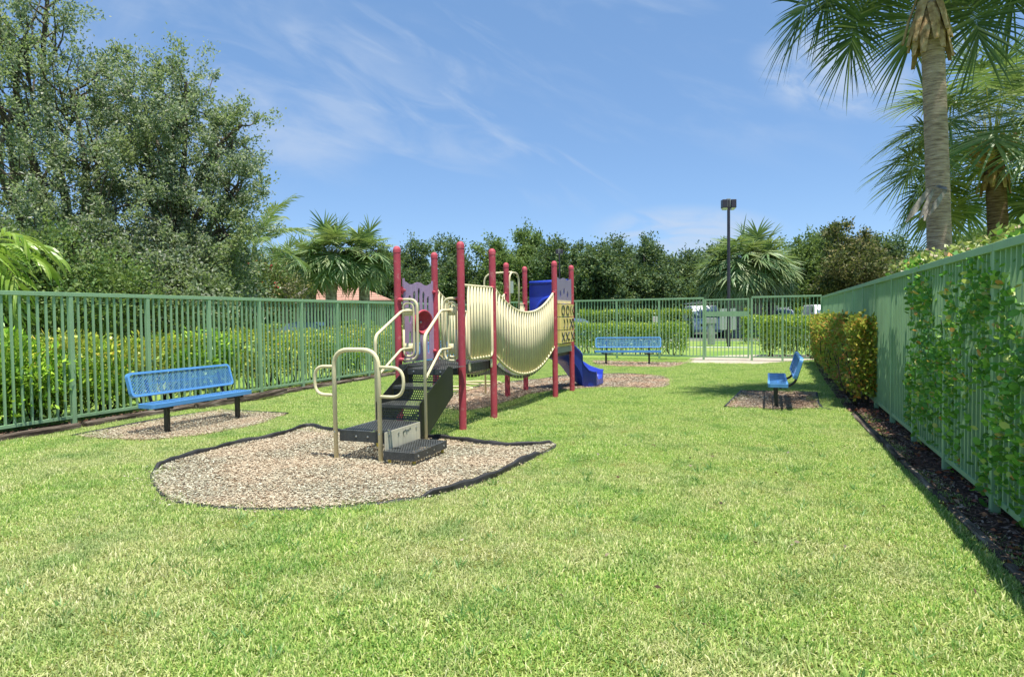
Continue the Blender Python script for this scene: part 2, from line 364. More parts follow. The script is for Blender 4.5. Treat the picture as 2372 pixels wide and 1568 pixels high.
def chips(name,poly,dens,L,mat,base,label,z=.02):
    poly=np.array(poly); lo=poly.min(0);hi=poly.max(0); n=int((hi-lo).prod()*dens)
    x=rng.uniform(lo[0],hi[0],n); y=rng.uniform(lo[1],hi[1],n); k=inpoly(x,y,poly); x=x[k];y=y[k];n=len(x)
    hz=.02*np.sin(x*2.1)*np.cos(y*1.7)
    P=np.stack([x,y,z+hz*.3+rng.uniform(0,.018,n)],1); a=rng.uniform(0,2*np.pi,n)
    Dr=np.stack([np.cos(a),np.sin(a),rng.normal(0,.22,n)],1); Dr/=np.linalg.norm(Dr,axis=1,keepdims=True)
    S=np.stack([-np.sin(a),np.cos(a),rng.normal(0,.35,n)],1)
    l=rng.uniform(.4,1,n)[:,None]*L; wd=l*rng.uniform(.2,.45,n)[:,None]
    U=np.cross(Dr,S); V=np.stack([P-Dr*l/2-S*wd/2,P+Dr*l/2-S*wd/2*.7,P+Dr*l/2+S*wd/2*.8,P-Dr*l/2+S*wd/2],1).reshape(-1,3)
    o=npmesh(name,V,np.arange(4*n).reshape(-1,4),mat); tag(o,label,'wood chips',kind='stuff')
    s=sheet('mulch_bed',[tuple(p) for p in poly],.012,base); return o
chips('wood_chips',main_bed,7600,.031,CHIP,MULCHB,'pale wood chips filling the bed under the play steps')
chips('wood_chips',left_bed,5200,.03,CHIP,MULCHB,'wood chips under the blue bench by the left fence')
chips('wood_chips',right_bed,3600,.036,CHIPR,MULCHB,'wood chips under the blue bench seen end on')
chips('wood_chips',slide_bed,1700,.045,CHIPR,MULCHB,'reddish wood chips round the foot of the slide')
chips('wood_chips',far_bed,500,.06,CHIPR,MULCHB,'wood chips under the bench before the far fence')
chips('bark_mulch',fence_bed,1500,.045,CHIPD,MULCHD,'dark bark mulch along the foot of the right fence')
chips('bark_mulch',fence_bed_l,900,.05,CHIPD,MULCHD,'dark bark mulch along the foot of the left fence')
def spill(poly,n,mat,label):   # chips kicked out over the rim
    poly=np.array(poly); i=rng.integers(0,len(poly),n); c=poly.mean(0); a=poly[i]; b=poly[(i+1)%len(poly)]; p=a+(b-a)*rng.random((n,1)); d=p-c; d/=np.linalg.norm(d,axis=1,keepdims=True)
    p=p+d*np.abs(rng.normal(0,.11,(n,1))); an=rng.uniform(0,6.28,n); l=rng.uniform(.012,.032,n)
    V,Fq=leaves(np.stack([p[:,0],p[:,1],rng.uniform(.02,.04,n)],1),np.stack([np.cos(an),np.sin(an),rng.normal(0,.2,n)],1),l,l*.5)
    o=npmesh('wood_chips',V,Fq,mat); tag(o,label,'wood chips',kind='stuff')
spill(main_bed,520,CHIP,'loose chips kicked out of the bed under the play steps')
spill(slide_bed,300,CHIPR,'loose chips kicked out of the slide bed')
def edging(poly,label,h=.055,closed=True,seg=None,sink=None,wdt=.02):
    pts=[Vector((x,y,0)) for x,y in poly]; mb=MB(); n=len(pts); V=[];Fc=[]
    m=n if closed else n-1
    for i,p in enumerate(pts):
        a=pts[i-1] if (closed or i>0) else p; b=pts[(i+1)%n] if (closed or i<n-1) else p
        d=(b-a).normalized(); s=Vector((-d.y,d.x,0)); hh=(h*(sink(p) if sink else 1))+.008*math.sin(i*1.9)+.004*math.sin(i*5.1)
        hh=max(.02,hh)
        tl=s*(.012*math.sin(i*.7))
        prof=[(-wdt,-.03),(-wdt,hh*.75),(-wdt*.6,hh),(wdt*.6,hh),(wdt,hh*.75),(wdt,-.03)]
        for u,z in prof: V.append(p+s*u+tl*(z/h)+Vector((0,0,z)))
    for i in range(m):
        j=(i+1)%n
        for k in range(5): Fc.append((i*6+k,i*6+k+1,j*6+k+1,j*6+k))
    if not closed: Fc+=[tuple(range(6)),tuple((n-1)*6+k for k in range(6))[::-1]]
    o=MB().add(V,Fc).build('bed_edging',EDGE,None,True); tag(o,label,'garden edging'); return o
def sk(p):  # front rim of the main bed lies almost flush with the lawn
    if p.y>5.2 and p.x<-2.45: return 1.35
    return .28
edging(main_bed,'wavy black plastic edging round the bed under the play steps',sink=sk)
edging([(-9.0,6.36),(-9.1,7.80),(-8.99,9.05),(-7.5,9.0)],'thin black edging round the bench bed at the left fence',.035,False)
edging([(-.68,11.8),(-.5,14.3),(.92,14.45)],'black edging strip behind the bed of the end on bench',.035,False)
edging([(.9,14.4),(.82,12.7),(.84,12.2),(.95,11.9)],'loose grey edging strip at the right side of the end on bench bed',.03,False)
edging(slide_bed[:24],'black edging on the far side of the slide bed',.04,False)
# ------------------------------------------------------------------ grass blades
def grass():
    n=560; s=.30
    x=rng.uniform(-s/2,s/2,n); y=rng.uniform(-s/2,s/2,n)
    L=rng.uniform(.018,.042,n); L[rng.random(n)<.05]*=1.4; W=rng.uniform(.0028,.0055,n)
    az=rng.uniform(0,2*np.pi,n); lean=rng.uniform(.15,1.25,n)
    d=np.stack([np.cos(az)*np.sin(lean),np.sin(az)*np.sin(lean),np.cos(lean)],1)
    sd_=np.stack([-np.sin(az),np.cos(az),rng.normal(0,.2,n)],1)
    P=np.stack([x,y,np.full(n,-.002)],1); L=L[:,None];W=W[:,None]
    mid=P+d*L*.55; d2=d.copy(); d2[:,2]-=.45; tip=mid+d2*L*.5
    V=np.stack([P-sd_*W/2,P+sd_*W/2,mid-sd_*W*.45,mid+sd_*W*.45,tip],1).reshape(-1,3)
    i=np.arange(n)*5
    F1=[(a,a+1,a+3,a+2) for a in i]; F2=[(a+2,a+3,a+4) for a in i]
    gx,gy=np.meshgrid(np.arange(-9.75,1.6,.2),np.arange(2.0,24.2,.2))
    gx=(gx+rng.uniform(-.09,.09,gx.shape)).ravel(); gy=(gy+rng.uniform(-.09,.09,gy.shape)).ravel()
    keep=np.ones(gx.shape,bool)
    for b in beds:
        c=np.mean(b,0); bb=(np.array(b)-c)*(.985 if len(b)>20 else .955)+c
        keep&=~inpoly(gx,gy,bb)
    gx=gx[keep];gy=gy[keep]
    # tufts straggling over the rims
    hz=.004+0*gx
    k=len(gx); scl=rng.uniform(.75,1.3,k); scl*=1+.35*(np.sin(gx*3.1+1)*np.sin(gy*2.7)>.55)
    scl*=np.where(gy<6,1.15,1.0)
    co=[tuple(v) for v in V]+[(a,b,c) for a,b,c in zip(gx,gy,hz)]
    me=bpy.data.meshes.new('grass'); me.from_pydata(co,[],F1+F2); me.materials.append(BLADE)
    a=me.attributes.new('spot','BOOLEAN','POINT'); a.data.foreach_set('value',[False]*len(V)+[True]*k)
    a=me.attributes.new('turn','FLOAT','POINT'); a.data.foreach_set('value',np.concatenate([np.zeros(len(V)),rng.uniform(0,6.28,k)]).astype(np.float32))
    a=me.attributes.new('grow','FLOAT','POINT'); a.data.foreach_set('value',np.concatenate([np.ones(len(V)),scl]).astype(np.float32))
    o=bpy.data.objects.new('grass',me); COL.objects.link(o); tag(o,'mown grass, part green part straw coloured, covering the fenced lawn','grass',kind='stuff')
    ng=bpy.data.node_groups.new('grass tufts','GeometryNodeTree')
    ng.interface.new_socket('Geometry',in_out='INPUT',socket_type='NodeSocketGeometry'); ng.interface.new_socket('Geometry',in_out='OUTPUT',socket_type='NodeSocketGeometry')
    gi=N(ng,'NodeGroupInput'); go=N(ng,'NodeGroupOutput')
    def att(nm,ty):
        q=N(ng,'GeometryNodeInputNamedAttribute'); q.data_type=ty; q.inputs['Name'].default_value=nm; return q
    sp=N(ng,'GeometryNodeSeparateGeometry'); sp.domain='POINT'
    ng.links.new(gi.outputs[0],sp.inputs['Geometry']); ng.links.new(att('spot','BOOLEAN').outputs['Attribute'],sp.inputs['Selection'])
    io=N(ng,'GeometryNodeInstanceOnPoints'); ng.links.new(sp.outputs['Selection'],io.inputs['Points']); ng.links.new(sp.outputs['Inverted'],io.inputs['Instance'])
    cx=N(ng,'ShaderNodeCombineXYZ'); ng.links.new(att('turn','FLOAT').outputs['Attribute'],cx.inputs['Z'])
    er=N(ng,'FunctionNodeEulerToRotation'); ng.links.new(cx.outputs[0],er.inputs[0]); ng.links.new(er.outputs[0],io.inputs['Rotation'])
    ng.links.new(att('grow','FLOAT').outputs['Attribute'],io.inputs['Scale'])
    ng.links.new(io.outputs[0],go.inputs[0])
    md=o.modifiers.new('tufts','NODES'); md.node_group=ng
grass()
WEED=leafm('weed blades',[(0,(.06,.19,.04)),(.5,(.14,.33,.08)),(1,(.26,.44,.15))],.5,.35)
n=240; cx_=rng.uniform(-4.5,1.2,n); cy_=2.4+rng.random(n)**1.3*6.5
k_=~inpoly(cx_,cy_,np.array(main_bed)); cx_=cx_[k_]; cy_=cy_[k_]; n=len(cx_); m_=11
P=np.repeat(np.stack([cx_,cy_,np.full(n,.005)],1),m_,0)+np.concatenate([rng.normal(0,.018,(n*m_,2)),np.zeros((n*m_,1))],1)
V,Fq=leaves(P,unit(n*m_)*np.array([1,1,.2])+np.array([0,0,.75]),rng.uniform(.05,.105,n*m_),rng.uniform(.005,.009,n*m_))
o=npmesh('weed_tufts',V,Fq,WEED); tag(o,'coarser dark green weed tufts dotted over the near lawn','grass',kind='stuff')
# litter of dry leaves by the right fence
n=420; x=rng.normal(1.75,.28,n); y=3+rng.random(n)**1.3*12; k=(x>1.25)&(x<2.4); x=x[k];y=y[k]
V,Fq=leaves(np.stack([x,y,np.full(len(x),.035)],1),np.stack([rng.normal(size=len(x)),rng.normal(size=len(x)),rng.normal(0,.25,len(x))],1),rng.uniform(.04,.09,len(x)),rng.uniform(.025,.045,len(x)))
DRY=leafm('dry leaves',[(0,(.12,.02,.012)),(.4,(.32,.07,.03)),(.8,(.5,.22,.08)),(1,(.3,.2,.12))],.6,.1)
o=npmesh('leaf_litter',V,Fq,DRY); tag(o,'fallen red brown leaves below the right fence','fallen leaves',kind='stuff')
n=46; x=rng.uniform(-2,1.2,n); y=rng.uniform(2.6,9,n)
V,Fq=leaves(np.stack([x,y,np.full(n,.045)],1),np.stack([rng.normal(size=n),rng.normal(size=n),rng.normal(0,.3,n)],1),rng.uniform(.02,.05,n),rng.uniform(.012,.03,n))
o=npmesh('leaf_litter',V,Fq,leafm('brown leaves',[(0,(.03,.02,.012)),(.6,(.14,.08,.04)),(1,(.4,.34,.26))],.7,.05)); tag(o,'few dark dry leaves scattered on the open lawn','fallen leaves',kind='stuff')
# ------------------------------------------------------------------ fences
def fence(name,label,a,b,post_ts,top,skip=None,rail=.06,postw=.065,pitch=.118,endposts=True):
    a=Vector((*a,0)); b=Vector((*b,0)); L=(b-a).length; d=(b-a)/L; ang=math.atan2(d.y,d.x)
    root=empty(name,a,label,'fence',ang)
    def bays():
        ts=sorted(post_ts)
        for i in range(len(ts)-1): yield ts[i],ts[i+1]
    for t in sorted(post_ts):
        MB().box(t-postw/2,t+postw/2,-postw/2,postw/2,-.05,top-rail+.002).build('post',GREEN,root,bevel=.004)
    for t0,t1 in bays():
        if skip and abs(t0-skip)<.05: continue
        mb=MB(); n=max(2,round((t1-t0)/pitch)); st=(t1-t0)/n
        for k in range(1,n):
            x=t0+st*k+random.uniform(-.003,.003); mb.box(x-.0135,x+.0135,-.0135,.0135,.14,top-rail+.004)
        mb.build('picket_panel',GREEN,root)
        MB().box(t0+postw/2,t1-postw/2,-.019,.019,.115,.16).build('bottom_rail',GREEN,root)
        MB().box(t0+(0 if t0==min(post_ts) else 0),t1,-.036,.036,top-rail,top).build('top_rail',GREEN,root,bevel=.004)
    return root
fence('metal_fence','long green metal picket fence on the left, behind the large blue bench',(-9.95,.33),(-9.95,24.3),[1.35*k for k in range(0,18)]+[23.97],2.04)
fence('metal_fence','green metal picket fence on the right with glossy leaves pushing through it',(1.66,1.6),(1.66,23.4),[1.525*k for k in range(0,14)]+[21.8],2.12,rail=.065)
fa=(1.62,23.41); fb=(-9.93,24.28); 
fdir=(Vector(fb)-Vector(fa)).normalized()
def fx(X): return (fa[0]-X)/abs(fdir.x)
fence('metal_fence','green metal picket fence across the back with the bench in front',fa,fb,[fx(1.6),fx(.45),fx(-.50),fx(-2.06)]+[fx(-3.58),fx(-5.12),fx(-6.66),fx(-8.2),fx(-9.7)],2.16,skip=fx(-.50))
# gate
ga=Vector((-.535,23.575,0)); gang=math.atan2(fdir.y,fdir.x)
gate=empty('metal_gate',ga,'closed green metal gate with a wide cross plate','gate',gang)
GW=1.49
m=MB(); m.box(.045,.1,-.02,.02,.1,2.1); m.box(GW-.055,GW,-.02,.02,.1,2.1); m.box(.1,GW-.055,-.018,.018,2.05,2.098); m.box(.1,GW-.055,-.018,.018,.102,.15)
m.build('gate_frame',GREEN,gate,bevel=.003)
m=MB()
for k in range(1,11):
    x=.1+(GW-.155)*k/11; m.box(x-.0125,x+.0125,-.0125,.0125,.14,2.06)
m.build('picket_panel',GREEN,gate)
MB().box(.098,GW-.053,-.026,.022,1.5,1.67).build('cross_plate',GREEN,gate)
m=MB()
for k in range(44):   # fine wire screen above the plate
    x=.1+k*.0165
    m.beam((x,.02,1.67),(x,.02,2.05),.0016,.0016)
for k in range(22):
    z=1.68+k*.0168; m.beam((.1,.021,z),(.82,.021,z),.0016,.0016)
m.build('wire_screen',GREEN,gate)
MB().box(.0,.04,-.03,-.01,.95,1.05).build('latch',GREEN,gate)
# timbers on the ground
def timber(a,b,label,wd=.13,ht=.1,z0=0,z1=0,mat=None):
    a=Vector((*a,z0+ht/2-.01)); b=Vector((*b,z1+ht/2-.01)); n=8; mb=MB(); V=[];Fc=[]
    d=(b-a).normalized(); s=Vector((-d.y,d.x,0)).normalized(); u=Vector((0,0,1))
    for i in range(n+1):
        p=a+(b-a)*i/n; w_=wd/2*random.uniform(.85,1.08); h_=ht/2*random.uniform(.85,1.08)
        for cx_,cz_ in ((-1,-.9),(-1,.55),(-.6,1),(.6,1),(1,.55),(1,-.9)): V.append(p+s*w_*cx_+u*h_*cz_)
    for i in range(n):
        for k in range(6): l=(k+1)%6; Fc.append((i*6+k,i*6+l,(i+1)*6+l,(i+1)*6+k))
    Fc+=[tuple(range(6))[::-1],tuple(n*6+k for k in range(6))]
    o=MB().add(V,Fc).build('edging_timber',mat or TIMBER); tag(o,label,'timber'); return o
timber((-9.62,3.6),(-9.6,6.9),'weathered timber at the left edge of the lawn before the fence')
timber((-9.63,7.0),(-9.66,9.3),'weathered timber below the left fence, behind the large blue bench')
timber((-9.5,9.0),(-9.35,11.15),'cracked timber lifted at its far end past the left bench',.13,.12,.0,.06)
timber((-9.62,11.4),(-9.66,13.9),'weathered timber along the left fence beyond the lifted one')
timber((-9.66,14.0),(-9.66,17.2),'farther weathered timber along the left fence')
timber((-9.66,17.3),(-9.66,23.5),'farthest weathered timber along the left fence')
timber((1.44,2.2),(1.40,4.9),'nearest weathered timber at the foot of the right fence',.07,.05)
timber((1.41,4.95),(1.33,8.0),'weathered timber below the leafy middle of the right fence',.065,.05)
timber((1.33,8.05),(1.24,11.4),'half buried timber along the right fence before the red tinged hedge',.09,.06)
# ------------------------------------------------------------------ benches
def mesh_panel(mb,x0,x1,y0,y1,f,pitch=.045,th_=.006,rad=.05):
    """expanded metal lattice in local (u,v) mapped by f"""
    Lx=x1-x0;Ly=y1-y0; sl=1.15
    k=-int(Ly*sl/pitch)-1
    while k*pitch<Lx+Ly*sl:
        for sgn in (1,-1):
            # strand: u = x0+k*pitch + sgn*sl... from v=y0 to y1
            ua=k*pitch; 
            if sgn==1: A=(ua,0); B=(ua+Ly*sl,Ly)
            else: A=(ua+Ly*sl,0); B=(ua,Ly)
            # clip to 0..Lx
            (u1,v1),(u2,v2)=A,B
            if u1>u2: (u1,v1),(u2,v2)=(u2,v2),(u1,v1)
            if u2<=0 or u1>=Lx: continue
            if u1<0: v1=v1+(v2-v1)*(0-u1)/(u2-u1); u1=0
            if u2>Lx: v2=v1+(v2-v1)*(Lx-u1)/(u2-u1); u2=Lx
            if u2-u1<.01: continue
            a=f(x0+u1,y0+v1);b=f(x0+u2,y0+v2); nrm=(f(x0,y0+.1)-f(x0,y0)).cross(f(x0+.1,y0)-f(x0,y0)).normalized()
            mb.beam(a,b,.0055,th_,nrm)
        k+=1
def rrect(x0,x1,y0,y1,r,n=5):
    P=[]
    for cx,cy,a0 in ((x1-r,y1-r,0),(x0+r,y1-r,90),(x0+r,y0+r,180),(x1-r,y0+r,270)):
        for k in range(n+1):
            a=R(a0+90*k/n); P.append((cx+r*math.cos(a),cy+r*math.sin(a)))
    return P
def make_bench(name,loc,rz,label,L=2.1,legs=(.36,1.72),group=None):
    root=empty(name,loc,label,'bench',rz,'blue mesh benches round the playground')
    zs=.44
    fs=lambda u,v: Vector((u,v,zs))
    mb=MB(); mesh_panel(mb,.02,L-.02,.02,.29,fs); 
    mb.box(.02,L-.02,.147,.163,zs-.012,zs-.004)
    st=mb.build('seat',BLUE,root)
    rim=MB(); P=rrect(0,L,0,.31,.05); n=len(P)
    V=[(x,y,z) for z in (zs+.012,zs-.045) for x,y in P]; Q=rrect(.03,L-.03,.03,.28,.03); V+=[(x,y,z) for z in (zs+.012,zs-.004) for x,y in Q]
    Fc=[]
    for i in range(n):
        j=(i+1)%n; Fc+=[(i,j,n+j,n+i),(i,2*n+i,2*n+j,j),(2*n+i,3*n+i,3*n+j,2*n+j)]
    rim.add(V,Fc).build('seat_rim',BLUE,st)
    # back tilted
    o=Vector((0,.40,.535)); ev=Vector((0,math.sin(R(17)),math.cos(R(17)))); en=Vector((0,-math.cos(R(17)),math.sin(R(17))))
    fb_=lambda u,v: o+Vector((u,0,0))+ev*v
    H_=.35
    mb=MB(); mesh_panel(mb,.02,L-.02,.02,H_-.02,fb_)
    mb.beam(fb_(.3,H_/2)+en*-.004,fb_(L-.3,H_/2)+en*-.004,.006,.008)
    bk=mb.build('backrest',BLUE,root)
    rim=MB(); P=rrect(0,L,0,H_,.06); Q=rrect(.032,L-.032,.032,H_-.032,.04); n=len(P)
    V=[fb_(x,y)+en*.02 for x,y in P]+[fb_(x,y)-en*.035 for x,y in P]+[fb_(x,y)+en*.02 for x,y in Q]+[fb_(x,y)+en*.004 for x,y in Q]
    rim.add(V,[q for i in range(n) for q in ((i,(i+1)%n,n+(i+1)%n,n+i),(i,2*n+i,2*n+(i+1)%n,(i+1)%n),(2*n+i,3*n+i,3*n+(i+1)%n,2*n+(i+1)%n))]).build('backrest_rim',BLUE,bk)
    for lx in legs:
        m=MB(); m.box(lx-.03,lx+.03,.10,.16,-.05,zs-.075); m.build('leg',BLACK,root,bevel=.004)
        m=MB(); zz=zs-.065
        pts=[(lx,.02,zz),(lx,.28,zz)]
        for k in range(1,8):
            a=R(-90+73*k/7); pts.append((lx,.28+.17*math.cos(a),zz+.17+.17*math.sin(a)))
        e=Vector(pts[-1]); pts.append(tuple(e+ev*.27))
        m.tube(pts,.021,10); m.build('frame_tube',BLACK,root,True)
    m=MB()
    for lx in legs: m.tube([(lx-.13,.2,zs-.085),(lx+.16,.2,zs-.085)],.02,10)
    m.build('cross_tube',BLACK,root,True)
    return root
make_bench('park_bench',(-7.80,6.66,0),R(90),'large blue mesh bench on the left, in front of the left fence',1.88,(.33,1.67))
make_bench('park_bench',(0.0,13.65,0),R(-90),'blue mesh bench on the right seen from its end',legs=(.32,1.62))
make_bench('park_bench',(-5.2,20.88,0),R(9),'blue mesh bench facing the camera before the far fence')
make_bench('park_bench',(-8.8,16.4,0),R(90),'blue mesh bench half hidden behind the purple play panel')
# ------------------------------------------------------------------ playset
PZ=2.58; ps=empty('play_structure',(-4.4,10.5,0),'two tower playground structure with red posts, beige barriers and blue slide','playground')
psl=Vector(ps.location)
def pb(mb,name,mat,parent=None,smooth=False,bevel=0):
    if name=='bolt' and len(mb.v)>24:
        for i in range(0,len(mb.v),24):
            q=MB(); q.v=mb.v[i:i+24]; q.f=[tuple(a-i for a in f) for f in mb.f if i<=min(f)<i+24]; pb(q,name,mat,parent)
        return
    mb.v=[tuple(Vector(v)-psl) for v in mb.v]; return mb.build(name,mat,parent or ps,smooth,bevel)
POSTS={1:(-5.1,8.58),2:(-5.06,9.68),3:(-4.01,8.46),4:(-4.0,9.58),5:(-4.80,12.2),6:(-4.83,13.35),7:(-3.84,12.29),8:(-3.85,13.51)}
for k,(x,y) in POSTS.items():
    m=MB(); m.lathe((x,y,-.05),[(.053,0),(.053,PZ+.03)],20); q=pb(m,'post',RED,smooth=True)
    m=MB(); m.lathe((x,y,PZ-.03),[(.056,0),(.0565,.04),(.052,.066),(.036,.088),(.018,.098),(0.001,.1)],20); pb(m,'post_cap',RED,q,True)
def holes(mb,o,eu,ev,lu,lv,cell=.03,r=.0105,marg=.02,thick=.0):
    """perforated sheet: solid margin, square cells each with an octagonal hole"""
    o=Vector(o);eu=Vector(eu).normalized();ev=Vector(ev).normalized()
    nu=max(1,int((lu-2*marg)/cell)); nv=max(1,int((lv-2*marg)/cell)); mu=(lu-nu*cell)/2; mv=(lv-nv*cell)/2
    def quad(a,b,c,d): mb.add([o+eu*a+ev*c,o+eu*b+ev*c,o+eu*b+ev*d,o+eu*a+ev*d],[(0,1,2,3)])
    quad(0,lu,0,mv); quad(0,lu,lv-mv,lv); quad(0,mu,mv,lv-mv); quad(lu-mu,lu,mv,lv-mv)
    h=cell/2; sq=[(h,0),(h,h),(0,h),(-h,h),(-h,0),(-h,-h),(0,-h),(h,-h)]
    for j in range(nv):
        st=0 if j%2 else h; n_=nu if j%2 else nu-1
        if not j%2:
            quad(mu,mu+h,mv+j*cell,mv+(j+1)*cell); quad(lu-mu-h,lu-mu,mv+j*cell,mv+(j+1)*cell)
        for i in range(n_):
            cx=mu+st+(i+.5)*cell; cy=mv+(j+.5)*cell; V=[]
            for a,b in sq: V.append(o+eu*(cx+a)+ev*(cy+b))
            for k in range(8):
                t=2*math.pi*k/8; V.append(o+eu*(cx+r*math.cos(t))+ev*(cy+r*math.sin(t)))
            mb.add(V,[(k,(k+1)%8,8+(k+1)%8,8+k) for k in range(8)])
    return mb
def skirt(mb,x0,x1,y0,y1,zt,h,t=.004):
    mb.box(x0,x1,y0,y0+t,zt-h,zt-.002); mb.box(x0,x1,y1-t,y1,zt-h,zt-.002); mb.box(x0,x0+t,y0+t,y1-t,zt-h,zt-.002); mb.box(x1-t,x1,y0+t,y1-t,zt-h,zt-.002)
def platform(name,x0,x1,y0,y1,zt,h):
    m=MB(); holes(m,(x0,y0,zt),(1,0,0),(0,1,0),x1-x0,y1-y0); skirt(m,x0,x1,y0,y1,zt-.001,h); return pb(m,name,DECK)
platform('deck',-5.0,-4.06,8.4,9.68,.915,.13)
platform('deck',-4.78,-3.9,12.25,13.5,.915,.13)
# stairs
X0,X1=-4.5,-3.9
ld=platform('landing',X0,X1,6.26,7.06,.345,.12)
bolt=MB()
for x in (-4.28,-4.13): bolt.lathe((x,6.255,.285),[(.011,-.004),(.011,.003),(.001,.006)],8,(0,-1,0))
pb(bolt,'bolt',STEEL,ld)
m=MB(); ys=[7.06,7.41,7.80]; zs_=[.345,.535,.725,.915]
for i in range(3):
    holes(m,(X0+.01,ys[i],zs_[i]+.005),(1,0,0),(0,0,1),X1-X0-.02,.185,.03,.0105,.012)
for i in range(2):
    holes(m,(X0+.01,ys[i]-.02,zs_[i+1]),(1,0,0),(0,1,0),X1-X0-.02,ys[i+1]-ys[i]+.02)
    m.box(X0+.01,X1-.01,ys[i]-.024,ys[i]-.02,zs_[i+1]-.035,zs_[i+1]-.001)
holes(m,(X0+.01,7.78,.914),(1,0,0),(0,1,0),X1-X0-.02,.62)
m.box(X0+.01,X1-.01,7.776,7.78,.84,.913)
stairs=pb(m,'stair_treads',DECK)
poly=[(7.04,.25),(7.04,.60),(7.82,.99),(7.86,.95),(8.4,.95),(8.4,.77),(7.9,.74)]
poly=[(7.02,.18),(7.02,.56),(7.80,.955),(7.93,.93),(7.93,.56),(7.16,.12),(7.06,.12)]
m=MB(); m.prism(poly,(X1,0,0),(0,1,0),(0,0,1),(1,0,0),.006); pb(m,'stringer',BLACK)
m=MB(); m.prism(poly,(X0-.006,0,0),(0,1,0),(0,0,1),(1,0,0),.006); pb(m,'stringer',BLACK)
m=MB()
for x in (-4.4,-4.16,-4.0): m.lathe((x,7.776,.88),[(.012,-.002),(.012,.004),(.001,.008)],8,(0,-1,0))
pb(m,'bolt',STEEL,stairs)
ss=platform('side_step',-3.86,-3.48,6.14,6.9,.165,.085)
m=MB()
for y in (6.22,6.82): m.lathe((-3.478,y,.12),[(.014,-.002),(.014,.004),(.001,.009)],8,(1,0,0))
for y in (6.42,6.58): m.lathe((-3.478,y,.12),[(.008,-.002),(.008,.003),(.001,.006)],8,(1,0,0))
pb(m,'bolt',STEEL,ss)
m=MB(); m.box(-3.892,-3.884,6.22,7.0,.10,.35); sp_=pb(m,'side_panel',PANELB)
m=MB()
for y in (6.3,6.5,6.68,6.9): m.lathe((-3.884,y,.30),[(.014,-.002),(.014,.005),(.001,.01)],8,(1,0,0))
pb(m,'bolt',STEEL,sp_)
# scratched squiggle on the side panel
m=MB(); m.tube([(-3.882,6.62,.24),(-3.882,6.6,.30),(-3.882,6.66,.315),(-3.882,6.72,.30),(-3.882,6.76,.32),(-3.882,6.79,.30),(-3.882,6.76,.275),(-3.882,6.72,.285)],.003,5); pb(m,'scratch',MARK,sp_)
for x,y,zt in ((-3.52,6.2,.09),(-3.52,6.86,.09),(-4.45,6.95,.235),(-3.95,6.95,.235),(-3.82,6.2,.09)):
    m=MB(); m.lathe((x,y,-.05),[(.017,0),(.017,zt+.05)],10); pb(m,'foot',YEL,smooth=True)
def bend(P,r=.1,n=6):
    """round the inner corners of a polyline"""
    P=[Vector(p) for p in P]; out=[P[0]]
    for i in range(1,len(P)-1):
        a,b,c=P[i-1],P[i],P[i+1]; u=(a-b); v=(c-b); rr=min(r,u.length*.49,v.length*.49); s=b+u.normalized()*rr; e=b+v.normalized()*rr
        for k in range(n+1):
            t=k/n; out.append(s*(1-t)**2+b*2*t*(1-t)+e*t*t)
    out.append(P[-1]); return out
def pipe(pts,r=.019,rad=.12,n=10): return MB().tube(bend(pts,rad),r,n)
# front hoop with ears
hx0,hx1,hy=-4.53,-3.95,6.23
q=pb(pipe([(hx0,hy,-.05),(hx0-.01,hy,1.25),(hx1-.01,hy,1.25),(hx1,hy,-.05)],.0245,.2,12),'hoop_rail',BEIGE,smooth=True)
pb(pipe([(hx0,hy,1.06),(hx0-.27,hy,1.06),(hx0-.27,hy,.74),(hx0,hy,.74)],.018,.155),'hand_loop',BEIGE,smooth=True)
pb(pipe([(hx1,hy,1.06),(hx1+.30,hy,1.06),(hx1+.30,hy,.74),(hx1,hy,.74)],.018,.155),'hand_loop',BEIGE,smooth=True)
m=MB()
for x in (hx0,hx1): m.lathe((x,hy-.024,.33),[(.009,-.002),(.009,.004),(.001,.008)],8,(0,-1,0))
pb(m,'bolt',STEEL,q)
# stair handrails
for sx,px_,xt in ((-1,X0-.05,-4.84),(1,X1+.04,-4.22)):
    pb(pipe([(px_,7.1,-.05),(px_,7.1,1.37),(xt-sx*.0,8.25,1.69),(xt,8.52,1.69)],.02,.1),'handrail',BEIGE,smooth=True)
    pb(pipe([(px_,7.12,.86),(xt,8.22,1.15),(xt,8.52,1.15)],.017,.08),'handrail',BEIGE,smooth=True)
# loop barriers beside the stair head
def clampm(p,dr,s=.05):
    m=MB(); p=Vector(p); dr=Vector(dr).normalized(); m.lathe(p,[(.001,-.01),(.03,-.008),(.03,.02),(.022,.06),(.022,.07),(.001,.072)],10,dr)
    m.beam(p-Vector((0,0,.055)),p+Vector((0,0,.055)),.035,.012,dr); pb(m,'clamp',RED,smooth=False)
def loopbar(x0,x1,y,z0,z1,post_side):
    # outer frame fixed to the post, inner bars
    xa,xb=(x0,x1) if post_side<0 else (x1,x0)
    s=1 if post_side<0 else -1
    q=pb(pipe([(xa+s*.03,y,z1),(xb,y,z1),(xb,y,z0),(xa+s*.03,y,z0)],.02,.16),'loop_barrier',BEIGE,smooth=True)
    m=MB(); xi=xa+s*.06; xo=xb-s*.06
    m.tube(bend([(xi,y,(z0+z1)/2),(xi,y,z1-.05),(xo,y,z1-.05),(xo,y,z0+.05),(xi,y,z0+.05),(xi,y,(z0+z1)/2)],.09),.016,8)
    m.box(min(xi,xo),max(xi,xo),y-.004,y+.004,1.10,1.22); m.box(min(xi,xo),max(xi,xo),y-.004,y+.004,1.62,1.74)
    pb(m,'inner_loop',BEIGE,q,True)
    for z in (z0,z1): clampm((xa-s*.01,y,z),(s,0,0))
loopbar(-5.05,-4.76,8.55,.98,1.86,-1)
loopbar(-4.31,-4.06,8.52,.98,1.86,1)
